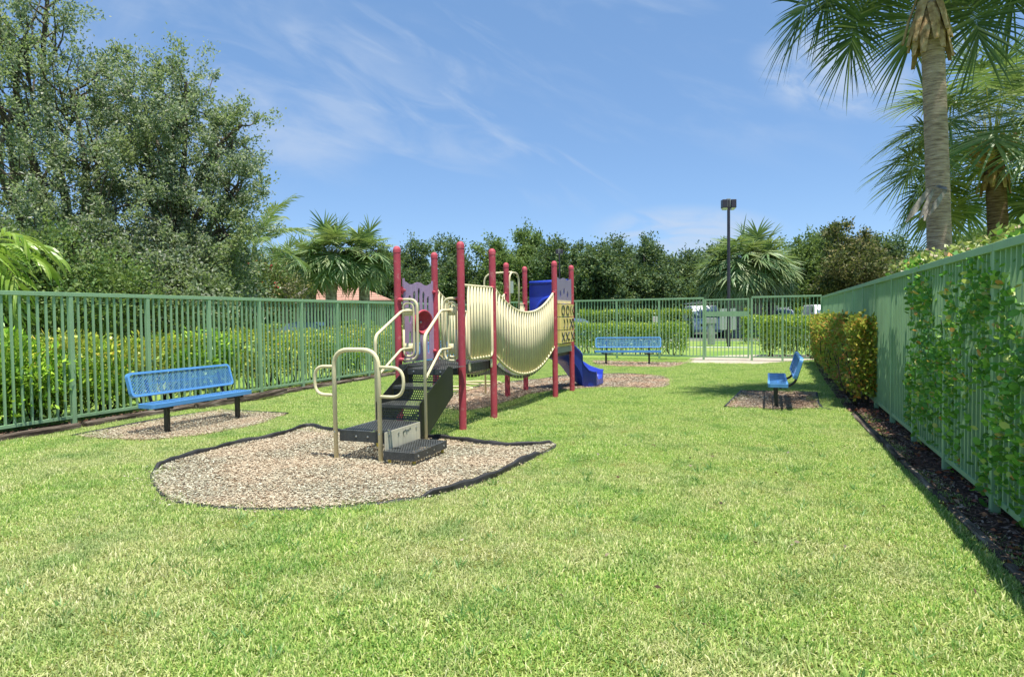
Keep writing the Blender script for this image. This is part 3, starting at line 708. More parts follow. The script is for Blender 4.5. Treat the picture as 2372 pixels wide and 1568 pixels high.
# tall barrier on the right side of the near tower
m=MB(); y0,y1=8.62,9.44; zt,zb=2.04,.99
pb(pipe([(-3.985,8.5,zt),(-3.975,9.54,zt)],.02),'barrier_rail',BEIGE,smooth=True)
m.tube(bend([(-3.975,y0,zt-.01),(-3.975,y0,zb),(-3.975,y1+.04,zb),(-3.975,y1+.04,zt-.01)],.1),.02,10)
for k in range(1,8): 
    y=y0+(y1+.04-y0)*k/8; m.tube([(-3.975,y,zb),(-3.975,y,zt-.01)],.025,8)
pb(m,'picket_barrier',BEIGE,smooth=True)
for y in (8.66,9.46):
    m=MB(); m.prism(rrect(-.03,.03,-.09,.05,.029),(-3.99,y,.9),(0,1,0),(0,0,1),(1,0,0),.012); pb(m,'mounting_lug',BEIGE)
    m=MB(); m.lathe((-3.978,y,.84),[(.012,-.002),(.012,.004),(.001,.008)],8,(1,0,0)); pb(m,'bolt',STEEL)
clampm((-4.0,8.5,zt),(0,1,0)); clampm((-3.98,9.53,zt),(0,-1,0))
# bridge
def brz(t,c,e): return c+(e-c)*abs(t)**2.1
def bridge_side(pa,pc,dx):
    a=Vector((*pa,0));b=Vector((*pc,0)); d=(b-a).normalized(); a=a+d*.06; b=b-d*.06; n=28
    P=[];Q=[]
    for i in range(n+1):
        t=-1+2*i/n; p=a.lerp(b,i/n); P.append(p+Vector((dx,0,brz(t,1.66,2.04)))); Q.append(p+Vector((dx,0,brz(t,.60,1.0))))
    m=MB(); m.tube(P,.021,10); m.tube(Q,.021,10); pb(m,'bridge_rail',BEIGE,smooth=True)
    m=MB(); k=25
    for i in range(k):
        f=(i+.5)/k; t=-1+2*f; p=a.lerp(b,f)+Vector((dx,0,0)); m.tube([p+Vector((0,0,brz(t,.60,1.0))),p+Vector((0,0,brz(t,1.66,2.04)))],.022,8)
    pb(m,'bridge_pickets',BEIGE,smooth=True)
    clampm((pa[0]+dx,pa[1]+.03,2.04),(0,1,0)); clampm((pc[0]+dx,pc[1]-.03,2.04),(0,-1,0))
bridge_side(POSTS[4],POSTS[7],0.0); bridge_side(POSTS[2],POSTS[5],0.0)
m=MB(); n=20
for i in range(n):
    f0=i/n;f1=(i+1)/n; t0=-1+2*f0;t1=-1+2*f1
    ya=9.68+(12.25-9.68)*f0;yb=9.68+(12.25-9.68)*f1; za=brz(t0,.565,.9);zb_=brz(t1,.565,.9)
    xl=-5.0+.22*f0; xl1=-5.0+.22*f1; xr=-4.05+.15*f0
    ln=math.hypot(yb-ya,zb_-za); holes(m,(xl,ya,za),(1,0,0),(0,yb-ya,zb_-za),xr-xl,ln-.004,.032,.010,.004)
    for x in (xl,xr): m.add([(x,ya,za),(x,yb,zb_),(x,yb,zb_-.05),(x,ya,za-.05)],[(0,1,2,3)])
pb(m,'bridge_deck',DECK)
# purple panel with slots, built from 1 cm cells
def cellpanel(name,mat,o,eu,ev,en,W,Hh,inside,t=.02,c=.01):
    nu=round(W/c);nv=round(Hh/c); G_=[[inside((i+.5)*c,(j+.5)*c) for j in range(nv)] for i in range(nu)]
    m=MB(); idx={}; o=Vector(o);eu=Vector(eu);ev=Vector(ev);en=Vector(en)
    def vid(i,j,k):
        if (i,j,k) not in idx: idx[(i,j,k)]=len(m.v); m.v.append(tuple(o+eu*i*c+ev*j*c+en*k*t))
        return idx[(i,j,k)]
    g=lambda i,j: 0<=i<nu and 0<=j<nv and G_[i][j]
    for i in range(nu):
        for j in range(nv):
            if not G_[i][j]: continue
            m.f.append((vid(i,j,0),vid(i,j+1,0),vid(i+1,j+1,0),vid(i+1,j,0))); m.f.append((vid(i,j,1),vid(i+1,j,1),vid(i+1,j+1,1),vid(i,j+1,1)))
            if not g(i-1,j): m.f.append((vid(i,j,0),vid(i,j,1),vid(i,j+1,1),vid(i,j+1,0)))
            if not g(i+1,j): m.f.append((vid(i+1,j,0),vid(i+1,j+1,0),vid(i+1,j+1,1),vid(i+1,j,1)))
            if not g(i,j-1): m.f.append((vid(i,j,0),vid(i+1,j,0),vid(i+1,j,1),vid(i,j,1)))
            if not g(i,j+1): m.f.append((vid(i,j+1,0),vid(i,j+1,1),vid(i+1,j+1,1),vid(i+1,j+1,0)))
    return pb(m,name,mat)
WP=.98; HP=1.26
def slot(u,v,cu,v0,v1,r): 
    vv=min(max(v,v0+r),v1-r); return (u-cu)**2+(v-vv)**2<r*r
def ins(u,v):
    top=HP-.05-.045*(math.cos((u/WP)*4*math.pi)*-1+1)/2 + (.045 if u<.04 or u>WP-.04 else 0)
    if v>top: return False
    for cu,tp in ((.19,1.0),(.34,1.07),(.49,1.12),(.64,1.07),(.79,1.0)):
        if slot(u,v,cu,tp-.42,tp,.036): return False
        if slot(u,v,cu,.09,.46,.036): return False
    return True
pan=cellpanel('slotted_panel',PURPLE,(-5.06,8.65,.93),(-.02,1,0),(0,0,1),(1,0,0),WP,HP,ins)
m=MB(); m.lathe((-5.035,9.06,1.52),[(.001,.0),(.03,.0),(.03,.05),(.06,.03),(.12,.06),(.155,.13),(.18,.15),(.195,.13),(.17,.09),(.15,.04),(.05,.0)],28,(1,-.3,0)); wh=pb(m,'steering_dish',RED,pan,True)
m=MB(); m.lathe((-4.985,9.06,1.52),[(.024,-.01),(.024,.012),(.001,.02)],12,(1,0,0)); pb(m,'hub',STEEL,wh,True)
for y in (8.63,9.66):
    for z in (1.05,2.0): clampm((-5.05,y,z),(0,1 if y<9 else -1,0))
# symbol panel of the far tower (right side)
WB=1.06
def ins2(u,v):
    top=.49-.035*(1-math.cos(u/WB*4*math.pi))/2
    if v>top: return False
    for cu,cv in ((.28,.16),(.53,.22),(.78,.16)):
        if ((u-cu)/.055)**2+((v-cv)/(.075))**2<1: return False
    return True
pan2=cellpanel('wavy_panel',GREYPUR,(-3.845,12.37,1.86),(0,1,0),(0,0,1),(1,0,0),WB,.5,ins2,.02,.012)
m=MB(); m.box(-3.865,-3.815,12.42,13.36,1.84,1.9); pb(m,'axle_bar',BEIGE); m=MB(); m.box(-3.865,-3.815,12.42,13.36,.98,1.03); pb(m,'axle_bar',TICY)
m=MB(); m.box(-3.85,-3.83,12.36,13.44,.86,.97); pb(m,'kick_plate',GREYBOX)
cw=.31
rows=[1.58,1.32,1.06]
for ri,z in enumerate(rows):
    for ci in range(3):
        y=12.42+ci*.315
        m=MB(); P=rrect(-.075,.075,0,cw,.03,3)
        m.prism(P,(-3.83,y,z),(1,0,0),(0,1,0),(0,0,1),.245); bq=pb(m,'turning_block',TICY)
        # marks on the face that looks out
        xm=-3.83+.0765; cy=y+cw/2; cz=z+.122; mk=MB()
        def st(pts): mk.tube([(xm,cy+a,cz+b) for a,b in pts],.011,5)
        def ring(a0,a1,ra=.105,rb=.088,off=0): st([(off+ra*math.cos(R(a)),rb*math.sin(R(a))) for a in np.linspace(a0,a1,16)])
        def xx(off=0): st([(off-.1,-.085),(off+.1,.085)]); st([(off-.1,.085),(off+.1,-.085)])
        key=(ri,ci)
        if key in((0,0),(0,1)): ring(0,360)
        elif key==(0,2): ring(110,250,.09,.09,-.02); st([(.13,.085),(.03,0),(.13,-.085)])
        elif key==(1,0): ring(-70,70)
        elif key==(1,1): ring(-80,80,.08,.088,-.08)
        elif key==(1,2): xx(-.05); ring(-130,130,.08,.088,.04)
        elif key==(2,0): xx()
        elif key==(2,1): xx(-.04); st([(.09,.05),(.12,.085)]); st([(.09,-.05),(.12,-.085)])
        else: xx(.02)
        pb(mk,'mark',MARK,bq)
# entry hoop and climbing pole on the left of the far tower
pb(pipe([(-4.83,12.45,.9),(-4.83,12.45,2.48),(-4.83,12.98,2.48),(-4.83,12.98,.9)],.019,.2),'entry_hoop',BEIGE,smooth=True)
pb(pipe([(-4.83,12.6,2.49),(-5.38,12.45,2.46),(-5.38,12.45,-.05)],.019,.2),'climbing_pole',BEIGE,smooth=True)
for (cx_,cy_,z_) in ((-5.95,12.1,.16),(-5.65,12.9,.2)):
    pb(MB().tube([(cx_+.42*math.cos(R(a)),cy_+.3*math.sin(R(a)),z_) for a in range(0,360,15)],.017,8,closed=True),'climbing_loop',YEL if z_<.1 else BEIGE,smooth=True)
m=MB()
for y in (12.45,12.98):
    for k in range(1): pass
m.tube([(-4.83,12.3,1.85),(-4.83,12.45,1.85)],.017,8); m.tube([(-4.83,12.98,1.85),(-4.83,13.3,1.85)],.017,8)
for y in (13.06,13.13,13.2,13.27): m.tube([(-4.83,y,.93),(-4.83,y,1.85)],.016,8)
for y in (12.27,12.34): m.tube([(-4.83,y,.93),(-4.83,y,1.85)],.016,8)
pb(m,'picket_barrier',BEIGE,smooth=True)
clampm((-4.83,13.3,1.85),(0,-1,0)); clampm((-4.81,12.23,1.85),(0,1,0))
# slide hood
def ins3(u,v):
    W=.94
    if v>1.36: return False
    if (abs(u-.50)<.27 and v<.62) or ((u-.50)/.27)**2+((v-.62)/.36)**2<1: return False
    return True
hood=cellpanel('slide_hood',SLIDE,(-4.80,13.56,.95),(1,.02,0),(0,0,1),(0,1,0),.93,1.38,ins3,.05,.012)
m=MB(); m.tube([(-4.79,13.56,2.30),(-3.89,13.58,2.325)],.045,10); pb(m,'hood_rim',SLIDE,hood,True)
m=MB(); P=[]
for a in range(0,181,12): P.append((-4.30+.33*math.cos(R(a)),13.52,1.60+.38*math.sin(R(a))))
P=[(P[0][0],13.52,.95)]+P+[(P[-1][0],13.52,.95)]
m.tube(P,.05,10); pb(m,'opening_rim',SLIDE,hood,True)
# slide chute: quarter turn to the right, swept cross section
def slide():
    path=[]; 
    ctrl=[(-4.32,13.58,.90),(-4.32,13.85,.86),(-4.28,14.15,.72),(-4.12,14.42,.54),(-3.98,14.56,.38),(-3.78,14.62,.22),(-3.62,14.63,.17),(-3.52,14.63,.18)]
    C=[Vector(c) for c in ctrl]
    for i in range(len(C)-1):
        a,b,c,d=C[max(i-1,0)],C[i],C[i+1],C[min(i+2,len(C)-1)]
        for k in range(5):
            t=k/5; path.append(.5*((2*b)+(c-a)*t+(2*a-5*b+4*c-d)*t*t+(3*b-a-3*c+d)*t**3))
    path.append(C[-1]); V=[];n=len(path); Fc=[]
    for i,p in enumerate(path):
        d=path[min(i+1,n-1)]-path[max(i-1,0)]; d.z=0; d.normalize(); s=Vector((d.y,-d.x,0))   # s = right of travel
        f=i/(n-1); h=.34-.16*f; wd=.27
        foot=0.0 if f>.72 else None
        low=-.10-(p.z-.10)*max(0,min(1,(f-.35)/.25))**1.5*(1 if f<.93 else max(.0,1-(f-.93)/.07*.7))
        prof=[(-wd-.02,low),(-wd-.03,h-.05),(-wd-.06,h-.03),(-wd-.06,h),(-wd+.0,h),(-wd+.03,.08),(-wd+.12,0),(0,-.015),(wd-.12,0),(wd-.03,.08),(wd,h),(wd+.06,h),(wd+.06,h-.03),(wd+.03,h-.05),(wd+.02,low)]
        for u,z in prof: V.append(p+s*u+Vector((0,0,z)))
    k=15
    for i in range(n-1):
        for j in range(k): l=(j+1)%k; Fc.append((i*k+j,i*k+l,(i+1)*k+l,(i+1)*k+j))
    Fc+=[tuple(range(k)),tuple((n-1)*k+j for j in range(k))[::-1]]
    return pb(MB().add(V,Fc),'slide_chute',SLIDE,smooth=False,bevel=.012)
sl_=slide()
sl_.data.polygons.foreach_set('use_smooth',[len(p.vertices)==4 for p in sl_.data.polygons])
m=MB(); m.box(-3.74,-3.6,14.335,14.345,0,.12); pb(m,'slide_foot',SLIDE)
# ------------------------------------------------------------------ vegetation builders
OAK=leafm('oak leaves',[(0, (0.086, 0.139, 0.095)), (0.35, (0.183, 0.256, 0.169)), (0.7, (0.341, 0.406, 0.27)), (1, (0.681, 0.661, 0.574))],.6,.5,patch=(.24,.3,.12),pscale=.5,spec=.4)
DARKT=leafm('dark tree leaves',[(0, (0.034, 0.076, 0.038)), (0.5, (0.086, 0.151, 0.069)), (0.85, (0.172, 0.252, 0.103)), (1, (0.38, 0.42, 0.207))],.6,.3,patch=(.05,.09,.035),spec=.3)
MIDT=leafm('mid green leaves',[(0, (0.056, 0.117, 0.039)), (0.5, (0.126, 0.221, 0.065)), (1, (0.28, 0.364, 0.13))],.6,.35,patch=(.14,.2,.05),spec=.3)
OLIVET=leafm('olive brown leaves',[(0, (0.033, 0.045, 0.019)), (0.5, (0.078, 0.105, 0.039)), (0.85, (0.182, 0.182, 0.065)), (1, (0.39, 0.308, 0.117))],.6,.25,patch=(.13,.11,.04),spec=.3)
BUSHL=leafm('bright bush leaves',[(0, (0.123, 0.316, 0.02)), (0.5, (0.308, 0.604, 0.04)), (1, (0.647, 0.85, 0.092))],.4,.35,patch=(.2,.36,.04),pscale=1.2)
HEDL=leafm('left hedge leaves',[(0, (0.109, 0.245, 0.026)), (0.4, (0.31, 0.504, 0.046)), (0.8, (0.652, 0.719, 0.079)), (0.96, (0.85, 0.719, 0.119)), (1, (0.85, 0.374, 0.079))],.42,.3,patch=(.34,.33,.05),pscale=1.4)
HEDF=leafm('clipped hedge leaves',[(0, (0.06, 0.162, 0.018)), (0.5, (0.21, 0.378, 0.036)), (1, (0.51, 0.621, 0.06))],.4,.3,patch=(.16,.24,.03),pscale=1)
HEDT=leafm('sunlit hedge tip leaves',[(0, (0.312, 0.46, 0.033)), (1, (0.66, 0.713, 0.11))],.4,.4)  # brighter copy of the hedge leaves, sunlight put into the colour
COCO=leafm('round glossy leaves',[(0, (0.045, 0.168, 0.026)), (0.5, (0.135, 0.42, 0.052)), (0.82, (0.36, 0.672, 0.091)), (0.94, (0.825, 0.812, 0.26)), (1, (0.85, 0.224, 0.091))],.45,.42,patch=(.09,.28,.07),pscale=1.5,spec=.4)
COCOR=leafm('red tinged leaves',[(0, (0.065, 0.156, 0.024)), (0.3, (0.26, 0.39, 0.048)), (0.6, (0.598, 0.572, 0.096)), (0.85, (0.624, 0.286, 0.072)), (1, (0.546, 0.117, 0.048))],.45,.42,patch=(.34,.4,.05),pscale=1.3,spec=.4)
PALM=leafm('palm blades',[(0, (0.06, 0.14, 0.053)), (0.5, (0.15, 0.252, 0.09)), (1, (0.36, 0.434, 0.21))],.45,.3,spec=.5,patch=(.2,.22,.07),pscale=.8)
PALMN=leafm('near palm blades',[(0,(.02,.06,.025)),(.5,(.06,.13,.05)),(.85,(.14,.22,.09)),(1,(.34,.38,.22))],.38,.22,spec=.6)
PALMY=leafm('yellow palm blades',[(0,(.12,.14,.03)),(.5,(.22,.24,.06)),(1,(.36,.34,.12))],.4,.25)
PALMG=leafm('fresh palm leaflets',[(0,(.14,.27,.03)),(.5,(.26,.4,.06)),(1,(.42,.52,.14))],.35,.4)
DEADB=rampm('dead twigs',[(.3,(.22,.19,.15)),(.7,(.48,.44,.38))],4,.9,bump=.3)
BOOT=rampm('palm boots',[(.3,(.16,.09,.035)),(.5,(.36,.24,.11)),(.75,(.5,.4,.24))],9,.85,coord='obj',bump=.5)
BOOTG=rampm('grey palm boots',[(.3,(.1,.085,.065)),(.5,(.24,.21,.17)),(.75,(.42,.39,.33))],7,.9,coord='obj',bump=.5)
PTRUNK=rampm('palm trunk',[(.3,(.17,.12,.085)),(.5,(.36,.27,.2)),(.75,(.52,.41,.32))],3,.92,stretch=(2,2,14),bscale=6,bump=1)
PTRUNKB=rampm('brown palm trunk',[(.3,(.06,.035,.02)),(.5,(.16,.1,.06)),(.75,(.28,.2,.13))],3,.92,stretch=(2,2,14),bscale=6,bump=1)
def limb(mb,a,b,ra,rb,wob=.15,n=6):
    a=Vector(a);b=Vector(b); L=(b-a).length; pts=[];rs=[]
    o1=Vector(np.array(unit(1)[0]))*L*wob; o2=Vector(np.array(unit(1)[0]))*L*wob*.6
    for i in range(n+1):
        t=i/n; p=a.lerp(b,t)+o1*math.sin(math.pi*t)+o2*math.sin(2*math.pi*t)*.5; pts.append(p); rs.append(ra+(rb-ra)*t)
    mb.tube(pts,rs,6,cap=False); return pts
def crown(lobes,ncl,nlf,leaf,crad,mat,name,parent,up=.25,jit=.35,shell=.55,aspect=.5,spike=0):
    """lobes [(centre,(rx,ry,rz))]; leaf clusters in the lobes' outer shell"""
    off=np.array(parent.location); w_=np.array([l[1][0]*l[1][2]+l[1][1]*l[1][0] for l in lobes]); w_=w_/w_.sum()
    CC=[];CN=[]
    for l,wt in zip(lobes,w_):
        k=max(3,int(ncl*wt)); u=unit(k); rr=(shell+(1-shell)*rng.random(k)**.6)*(1+rng.normal(0,.08,k)); 
        CC.append(np.array(l[0])+u*rr[:,None]*np.array(l[1])); CN.append(u)
    CC=np.concatenate(CC);CN=np.concatenate(CN)
    keep=CC[:,2]>.15; CC=CC[keep];CN=CN[keep]
    k=len(CC); n=k*nlf; idx=np.repeat(np.arange(k),nlf)
    sz=crad*rng.uniform(.55,1.35,k)[idx][:,None]
    loc=rng.normal(size=(n,3))*sz*.5
    if spike:   # sprays reaching outwards
        ax=CN[idx]*.8+np.array([0,0,.5]); ax/=np.linalg.norm(ax,axis=1,keepdims=True)
        loc=loc*.55+ax*(rng.uniform(-.3,1,n)**1)[:,None]*sz*spike
    P=CC[idx]+loc
    Dr=CN[idx]*.5+unit(n)*.9+np.array([0,0,up])
    V,Fq=leaves(P-off,Dr,leaf*rng.uniform(.6,1.25,n),leaf*aspect*rng.uniform(.7,1.2,n))
    o=npmesh(name,V,Fq,mat,parent); return o,CC
def tree(name,label,base,lobes,ncl,nlf,leaf,crad,mat,trunk_r=.2,bark=None,cat='tree',spike=0,group=None,fork=.25,ntw=60,shell=.55,aspect=.5,twr=.012):
    root=empty(name,base,label,cat,0,group); off=Vector(base)
    o,CC=crown(lobes,ncl,nlf,leaf,crad,mat,'crown',root,spike=spike,shell=shell,aspect=aspect)
    mb=MB(); zc=min(l[0][2] for l in lobes); top=Vector((sum(l[0][0] for l in lobes)/len(lobes),sum(l[0][1] for l in lobes)/len(lobes),0))
    fk=Vector((base[0]*.85+top.x*.15,base[1]*.85+top.y*.15,max(.6,max(l[0][2] for l in lobes)*fork)))
    limb(mb,Vector(base)-Vector((0,0,.1)),fk,trunk_r,trunk_r*.8,.05)
    ends=[]
    for l in lobes:
        c=Vector(l[0]); limb(mb,fk,c,trunk_r*.5,trunk_r*.16,.12,8); ends.append((c,l))
    for q in rng.choice(len(CC),min(ntw,len(CC)),replace=False):
        p=Vector(CC[q]); c=min(ends,key=lambda e:(e[0]-p).length)[0]; limb(mb,c.lerp(fk,random.uniform(0,.25)),p,max(twr*1.6,trunk_r*.1),twr,.14,4)
    mb.v=[tuple(Vector(v)-off) for v in mb.v]; mb.build('trunk',bark or BARK,root,True)
    return root
def L_(x,y,Z,rx,rz=None,ry=None):   # lobe seen at photo position, radii in metres
    p=D(x,y,Z); rz=rz or rx*.8; return ((p.x,p.y,p.z),(rx,ry or rx,rz))
def gp(x,Z): # ground point below photo column x at depth Z
    p=D(x,730,Z); return (p.x,p.y,0)
def flbase(x,Z): return gp(x,Z)
# --- big oaks on the left
tree('oak_tree','tall spreading oak at the far left with its top cut by the photo edge',gp(120,19),
 [L_(60,80,18.5,1.5),L_(30,250,18,1.9),L_(170,210,18.8,1.3,1.1),L_(220,330,18.5,1.5),L_(90,420,17.6,2.0),L_(-60,150,18,1.9),L_(-80,480,18,2.2),L_(230,480,18.2,1.7),L_(60,590,17,1.7),L_(200,600,17.6,1.5),L_(110,0,18.7,1.0,.8)],
 540,105,.105,.4,OAK,.34,spike=.9,ntw=260,shell=.3)
tree('oak_tree','wide oak left of centre with sprays of leaves against the sky',gp(400,21),
 [L_(290,200,20.5,1.2,1.2),L_(400,290,20,1.8),L_(430,190,20.3,1.0,1.1),L_(510,330,20.5,1.3),L_(560,290,20.5,.8,.8),L_(330,400,19.6,1.9),L_(480,450,20,1.6),L_(550,430,20.3,.9),L_(400,540,19.3,1.7),L_(520,530,20,1.2,1.0),L_(290,570,19,1.6),L_(450,610,19.5,1.5,1.0),L_(330,300,20.5,1.4)],
 590,105,.11,.4,OAK,.32,spike=.9,ntw=260,shell=.3)
# understorey shrubs under the oaks
tree('dense_shrub','dark shrub mass under the far left oak, close behind the fence',gp(60,15.5),[L_(20,660,15.5,1.6,1.2),L_(130,670,16,1.5,1.2),L_(-80,650,15,1.6,1.3),L_(230,680,16.3,1.4,1.1)],300,90,.12,.4,MIDT,.08,BARKD,cat='shrub',ntw=60,shell=.3)
tree('dense_shrub','dark shrub mass under the wide oak behind the left fence',gp(380,18.5),[L_(330,680,18,1.5,1.2),L_(430,680,18.5,1.4,1.1),L_(520,660,20,1.3,1.2),L_(260,690,17.5,1.3,1.1)],300,90,.12,.4,OAK,.08,BARKD,cat='shrub',ntw=60,shell=.3)
# oleander with red flowers
ol=tree('flowering_shrub','oleander shrub with small red flowers right of the oaks',gp(560,24),[L_(500,650,23.5,1.3,1.1),L_(560,640,24,1.3,1.0),L_(610,660,24.5,1.0,.8)],240,80,.14,.4,MIDT,.06,cat='shrub',aspect=.25,shell=.3)
n=60; cc=np.array([D(random.gauss(560,38),random.gauss(632,16),22.4+random.random()) for _ in range(n)]); V,Fq=leaves(np.repeat(cc,5,0)+rng.normal(0,.03,(n*5,3))-np.array(ol.location),unit(n*5),.06,.05)
npmesh('blossoms',V,Fq,leafm('red blossom',[(0,(.6,.03,.03)),(1,(.7,.12,.12))],.5,.3,tcol=(.7,.1,.1)),ol)
dd=tree('bare_shrub','half bare shrub of pale twigs beside the palm group',gp(640,25),[L_(625,665,24.5,1.0,.8),L_(665,675,25,1.0,.7),L_(600,690,24,1.1,.8)],90,50,.11,.4,OLIVET,.05,DEADB,cat='shrub',ntw=85,shell=.2,twr=.02)
# --- row of trees at the back
BT=[('dark tree with a ragged top just left of the near red posts',955,62,575,55,'D',(.8)),
('dark tree between the near red posts',1040,66,590,60,'D',.8),
('pale green feathery tree behind the tall red posts',1140,64,565,58,'M',.9),
('slim light tree standing above the row, left of the hood of the slide',1225,66,560,38,'M',1.1),
('dark tree behind the far tower of the play structure',1290,60,600,50,'D',.8),
('broad dark tree directly right of the far tower',1395,58,575,70,'D',.9),
('grey green tree with open crown, second right of the far tower',1490,60,580,70,'D',.85),
('thin tree with loose sprigs left of the lamp post',1580,62,600,50,'D',.8),
('dark tree behind the right palm group',1660,70,600,60,'D',.8),
('tree with tall loose twigs right of the right palm group',1850,60,560,60,'M',1.0),
('small topped dark tree left of the brownish one',1905,64,560,45,'D',.9),
('brown tinged dense tree near the right fence',1965,54,560,75,'O',1.0),
('dark green tree left of the near palm trunk',2065,56,560,70,'D',1.0),
('low tree behind the second palm trunk at the right edge',2330,50,540,80,'M',.9),
('tree between the two right palm trunks',2230,56,560,60,'M',.9),
('dark tree behind the palm group left of the play structure',870,60,610,60,'D',.8),
('dark gap filling tree between two far tower posts',1190,68,600,60,'D',.8),
('dark rounded tree behind the far small lamp',1335,64,592,60,'D',.8),
('dark tree between the broad one and the open crowned one',1450,66,590,60,'D',.8),
('dark tree left of the lamp post, behind the loose sprigs',1620,68,600,60,'D',.8),
('dark tree seen between the right palm group and the brownish tree',1930,66,585,60,'D',.8),
('dark tree close above the right fence rail',2020,60,575,60,'O',.8),
('distant tree behind the half bare shrub',660,70,640,60,'D',.8)]
for i,(lb,x,Z,ty,wpx,kd,ht) in enumerate(BT):
    ty-=(0,14,-6,8,20,-4,10)[i%7]
    s=Z/1541.8; lob=[]; by=730
    for r_ in range(4):
        yy=ty+22+r_*34
        for q in range(2 if r_ else 1):
            lob.append(L_(x+random.uniform(-.6,.6)*wpx*(.6+.25*r_),yy-8+random.uniform(-8,8),Z+random.uniform(-1.5,1.5),wpx*s*(.5+.12*r_)*random.uniform(.8,1.1),28*s))
    for q in range(3): lob.append(L_(x+random.uniform(-.6,.6)*wpx,ty+random.uniform(0,26),Z,11*s,16*s))
    tree('background_tree',lb,gp(x,Z),lob,330,46,.30,.8,{'D':DARKT,'M':MIDT,'O':OLIVET}[kd],.22,BARK,spike=.7,ntw=26,shell=.3,twr=.03,fork=.3)
# low woodland filling the bottom of the row
def fill(label,x0,x1,Z,y0,y1,n,mat,leaf,name='understorey'):
    P=[];
    for _ in range(n):
        P.append(D(random.uniform(x0,x1),y1-(y1-y0)*random.random()**1.2,Z+random.uniform(-2,2)))
    P=np.array(P); P=P[P[:,2]>0.02]; k=len(P); m_=9; P=np.repeat(P,m_,0)+rng.normal(0,leaf*1.6,(k*m_,3))
    V,Fq=leaves(P,unit(len(P))+np.array([0,0,.2]),leaf*rng.uniform(.7,1.2,len(P)),leaf*.5)
    o=npmesh(name,V,Fq,mat); tag(o,label,'undergrowth',kind='stuff'); return o
fill('dark undergrowth below the far row of trees, left half',560,1420,72,625,765,4200,DARKT,.42)
fill('dark undergrowth below the far row of trees, right half',1420,2420,68,620,765,4400,DARKT,.42)
fill('shaded undergrowth behind the left fence under the oaks',-250,560,24,560,790,5200,OAK,.2)
# --- hedges
def hedge(name,label,a,b,wd,h,n,leaf,mat,tip=None,stem=True,z0=.25,rough=.08,cat='hedge',cl=5,aspect=.5,tipn=.3,stemh=None):
    a=Vector((*a,0));b=Vector((*b,0)); d=b-a; L=d.length; d/=L; s=Vector((-d.y,d.x,0)); root=empty(name,a,label,cat)
    t=rng.random(n)*L; side=rng.random(n)
    # surface biased
    face=rng.random(n); u=rng.uniform(-.5,.5,n)*wd; z=z0+rng.random(n)*(h-z0)
    top=face<.35; z=np.where(top,h-np.abs(rng.normal(0,.05,n)),z); sd1=(face>=.35)&(face<.85); u=np.where(sd1,np.sign(rng.random(n)-.5)*wd*.5*(1-np.abs(rng.normal(0,.1,n))),u)
    ends=(face>=.93); t=np.where(ends,np.where(rng.random(n)<.5,0,L),t)
    wob=rough*(np.sin(t*3.1+1)+.7*np.sin(t*7.3+z*5)+.6*np.sin(z*9+t*1.7)); u=u*(1+wob*.8); z=z0+(z-z0)*(1+wob*.5)
    P=np.stack([d.x*t+s.x*u,d.y*t+s.y*u,z],1)
    P=np.repeat(P,cl,0)+rng.normal(0,leaf*.7,(n*cl,3)); m_=len(P); nrm=np.repeat(np.stack([s.x*u,s.y*u,(z-h*.6)*.8],1),cl,0)
    V,Fq=leaves(P,unit(m_)+nrm*1.2+np.array([0,0,.25]),leaf*rng.uniform(.7,1.25,m_),leaf*aspect*rng.uniform(.8,1.2,m_))
    npmesh('foliage',V,Fq,mat,root)
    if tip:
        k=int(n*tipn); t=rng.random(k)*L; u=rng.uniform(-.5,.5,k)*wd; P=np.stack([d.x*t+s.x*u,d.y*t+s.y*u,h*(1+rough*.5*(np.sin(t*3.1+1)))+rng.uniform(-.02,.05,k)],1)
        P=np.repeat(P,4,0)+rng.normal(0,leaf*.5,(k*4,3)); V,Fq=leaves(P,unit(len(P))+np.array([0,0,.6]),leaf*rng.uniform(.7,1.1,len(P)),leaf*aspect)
        npmesh('sunlit_tips',V,Fq,tip,root)  # layer of brighter leaves paints the sunlit hedge top
    if stem:
        mb=MB(); k=int(L/.28)+2
        for i in range(k):
            x=L*(i+random.random())/k; y=random.uniform(-.25,.25)*wd; p=d*x+s*y
            for q in range(3): limb(mb,(p.x,p.y,-.02),(p.x+random.gauss(0,.16),p.y+random.gauss(0,.16),random.uniform(.5,.9)*(stemh or h)),.016,.006,.12,5)
        mb.build('stems',BARKD,root,True)
    return root
hedge('shrub_hedge','loose yellow green hedge of drooping leaves behind the left fence',(-10.75,5.4),(-10.75,23.6),.8,1.18,6200,.1,HEDL,rough=.13,cl=6,aspect=.34,z0=.3,stemh=1.1)
def bush(label,c,rx,rz,zc,n,mat,leaf=.1,aspect=.33):
    tree('leafy_bush',label,(c[0],c[1],0),[((c[0],c[1],zc),(rx,rx,rz)),((c[0]+.2,c[1]-rx*.6,zc-.15),(rx*.7,rx*.7,rz*.8)),((c[0],c[1]+rx*.6,zc-.2),(rx*.7,rx*.7,rz*.75))],n,38,leaf,.17,mat,.03,BARKD,cat='bush',ntw=40,aspect=aspect,shell=.35,twr=.008)
bush('bright green bush behind the left fence at the left photo edge',(-10.75,6.6),.78,.62,.8,300,BUSHL,.12)
bush('small bright bush beyond the one at the left photo edge',(-10.7,8.1),.5,.4,.62,110,BUSHL,.11)
bush('bright green bush behind the left fence above the large blue bench',(-10.55,10.1),.62,.55,.8,200,BUSHL,.11)
bush('fresh green bush behind the left fence beyond the blue bench',(-10.6,14.6),.6,.4,.75,130,BUSHL,.1)
hedge('clipped_hedge','clipped hedge behind the far fence, left of the gate',(-9.5,26.6),(-3.0,26.0),1.1,1.15,2600,.09,HEDF,HEDT,z0=.3,cl=6,rough=.05)
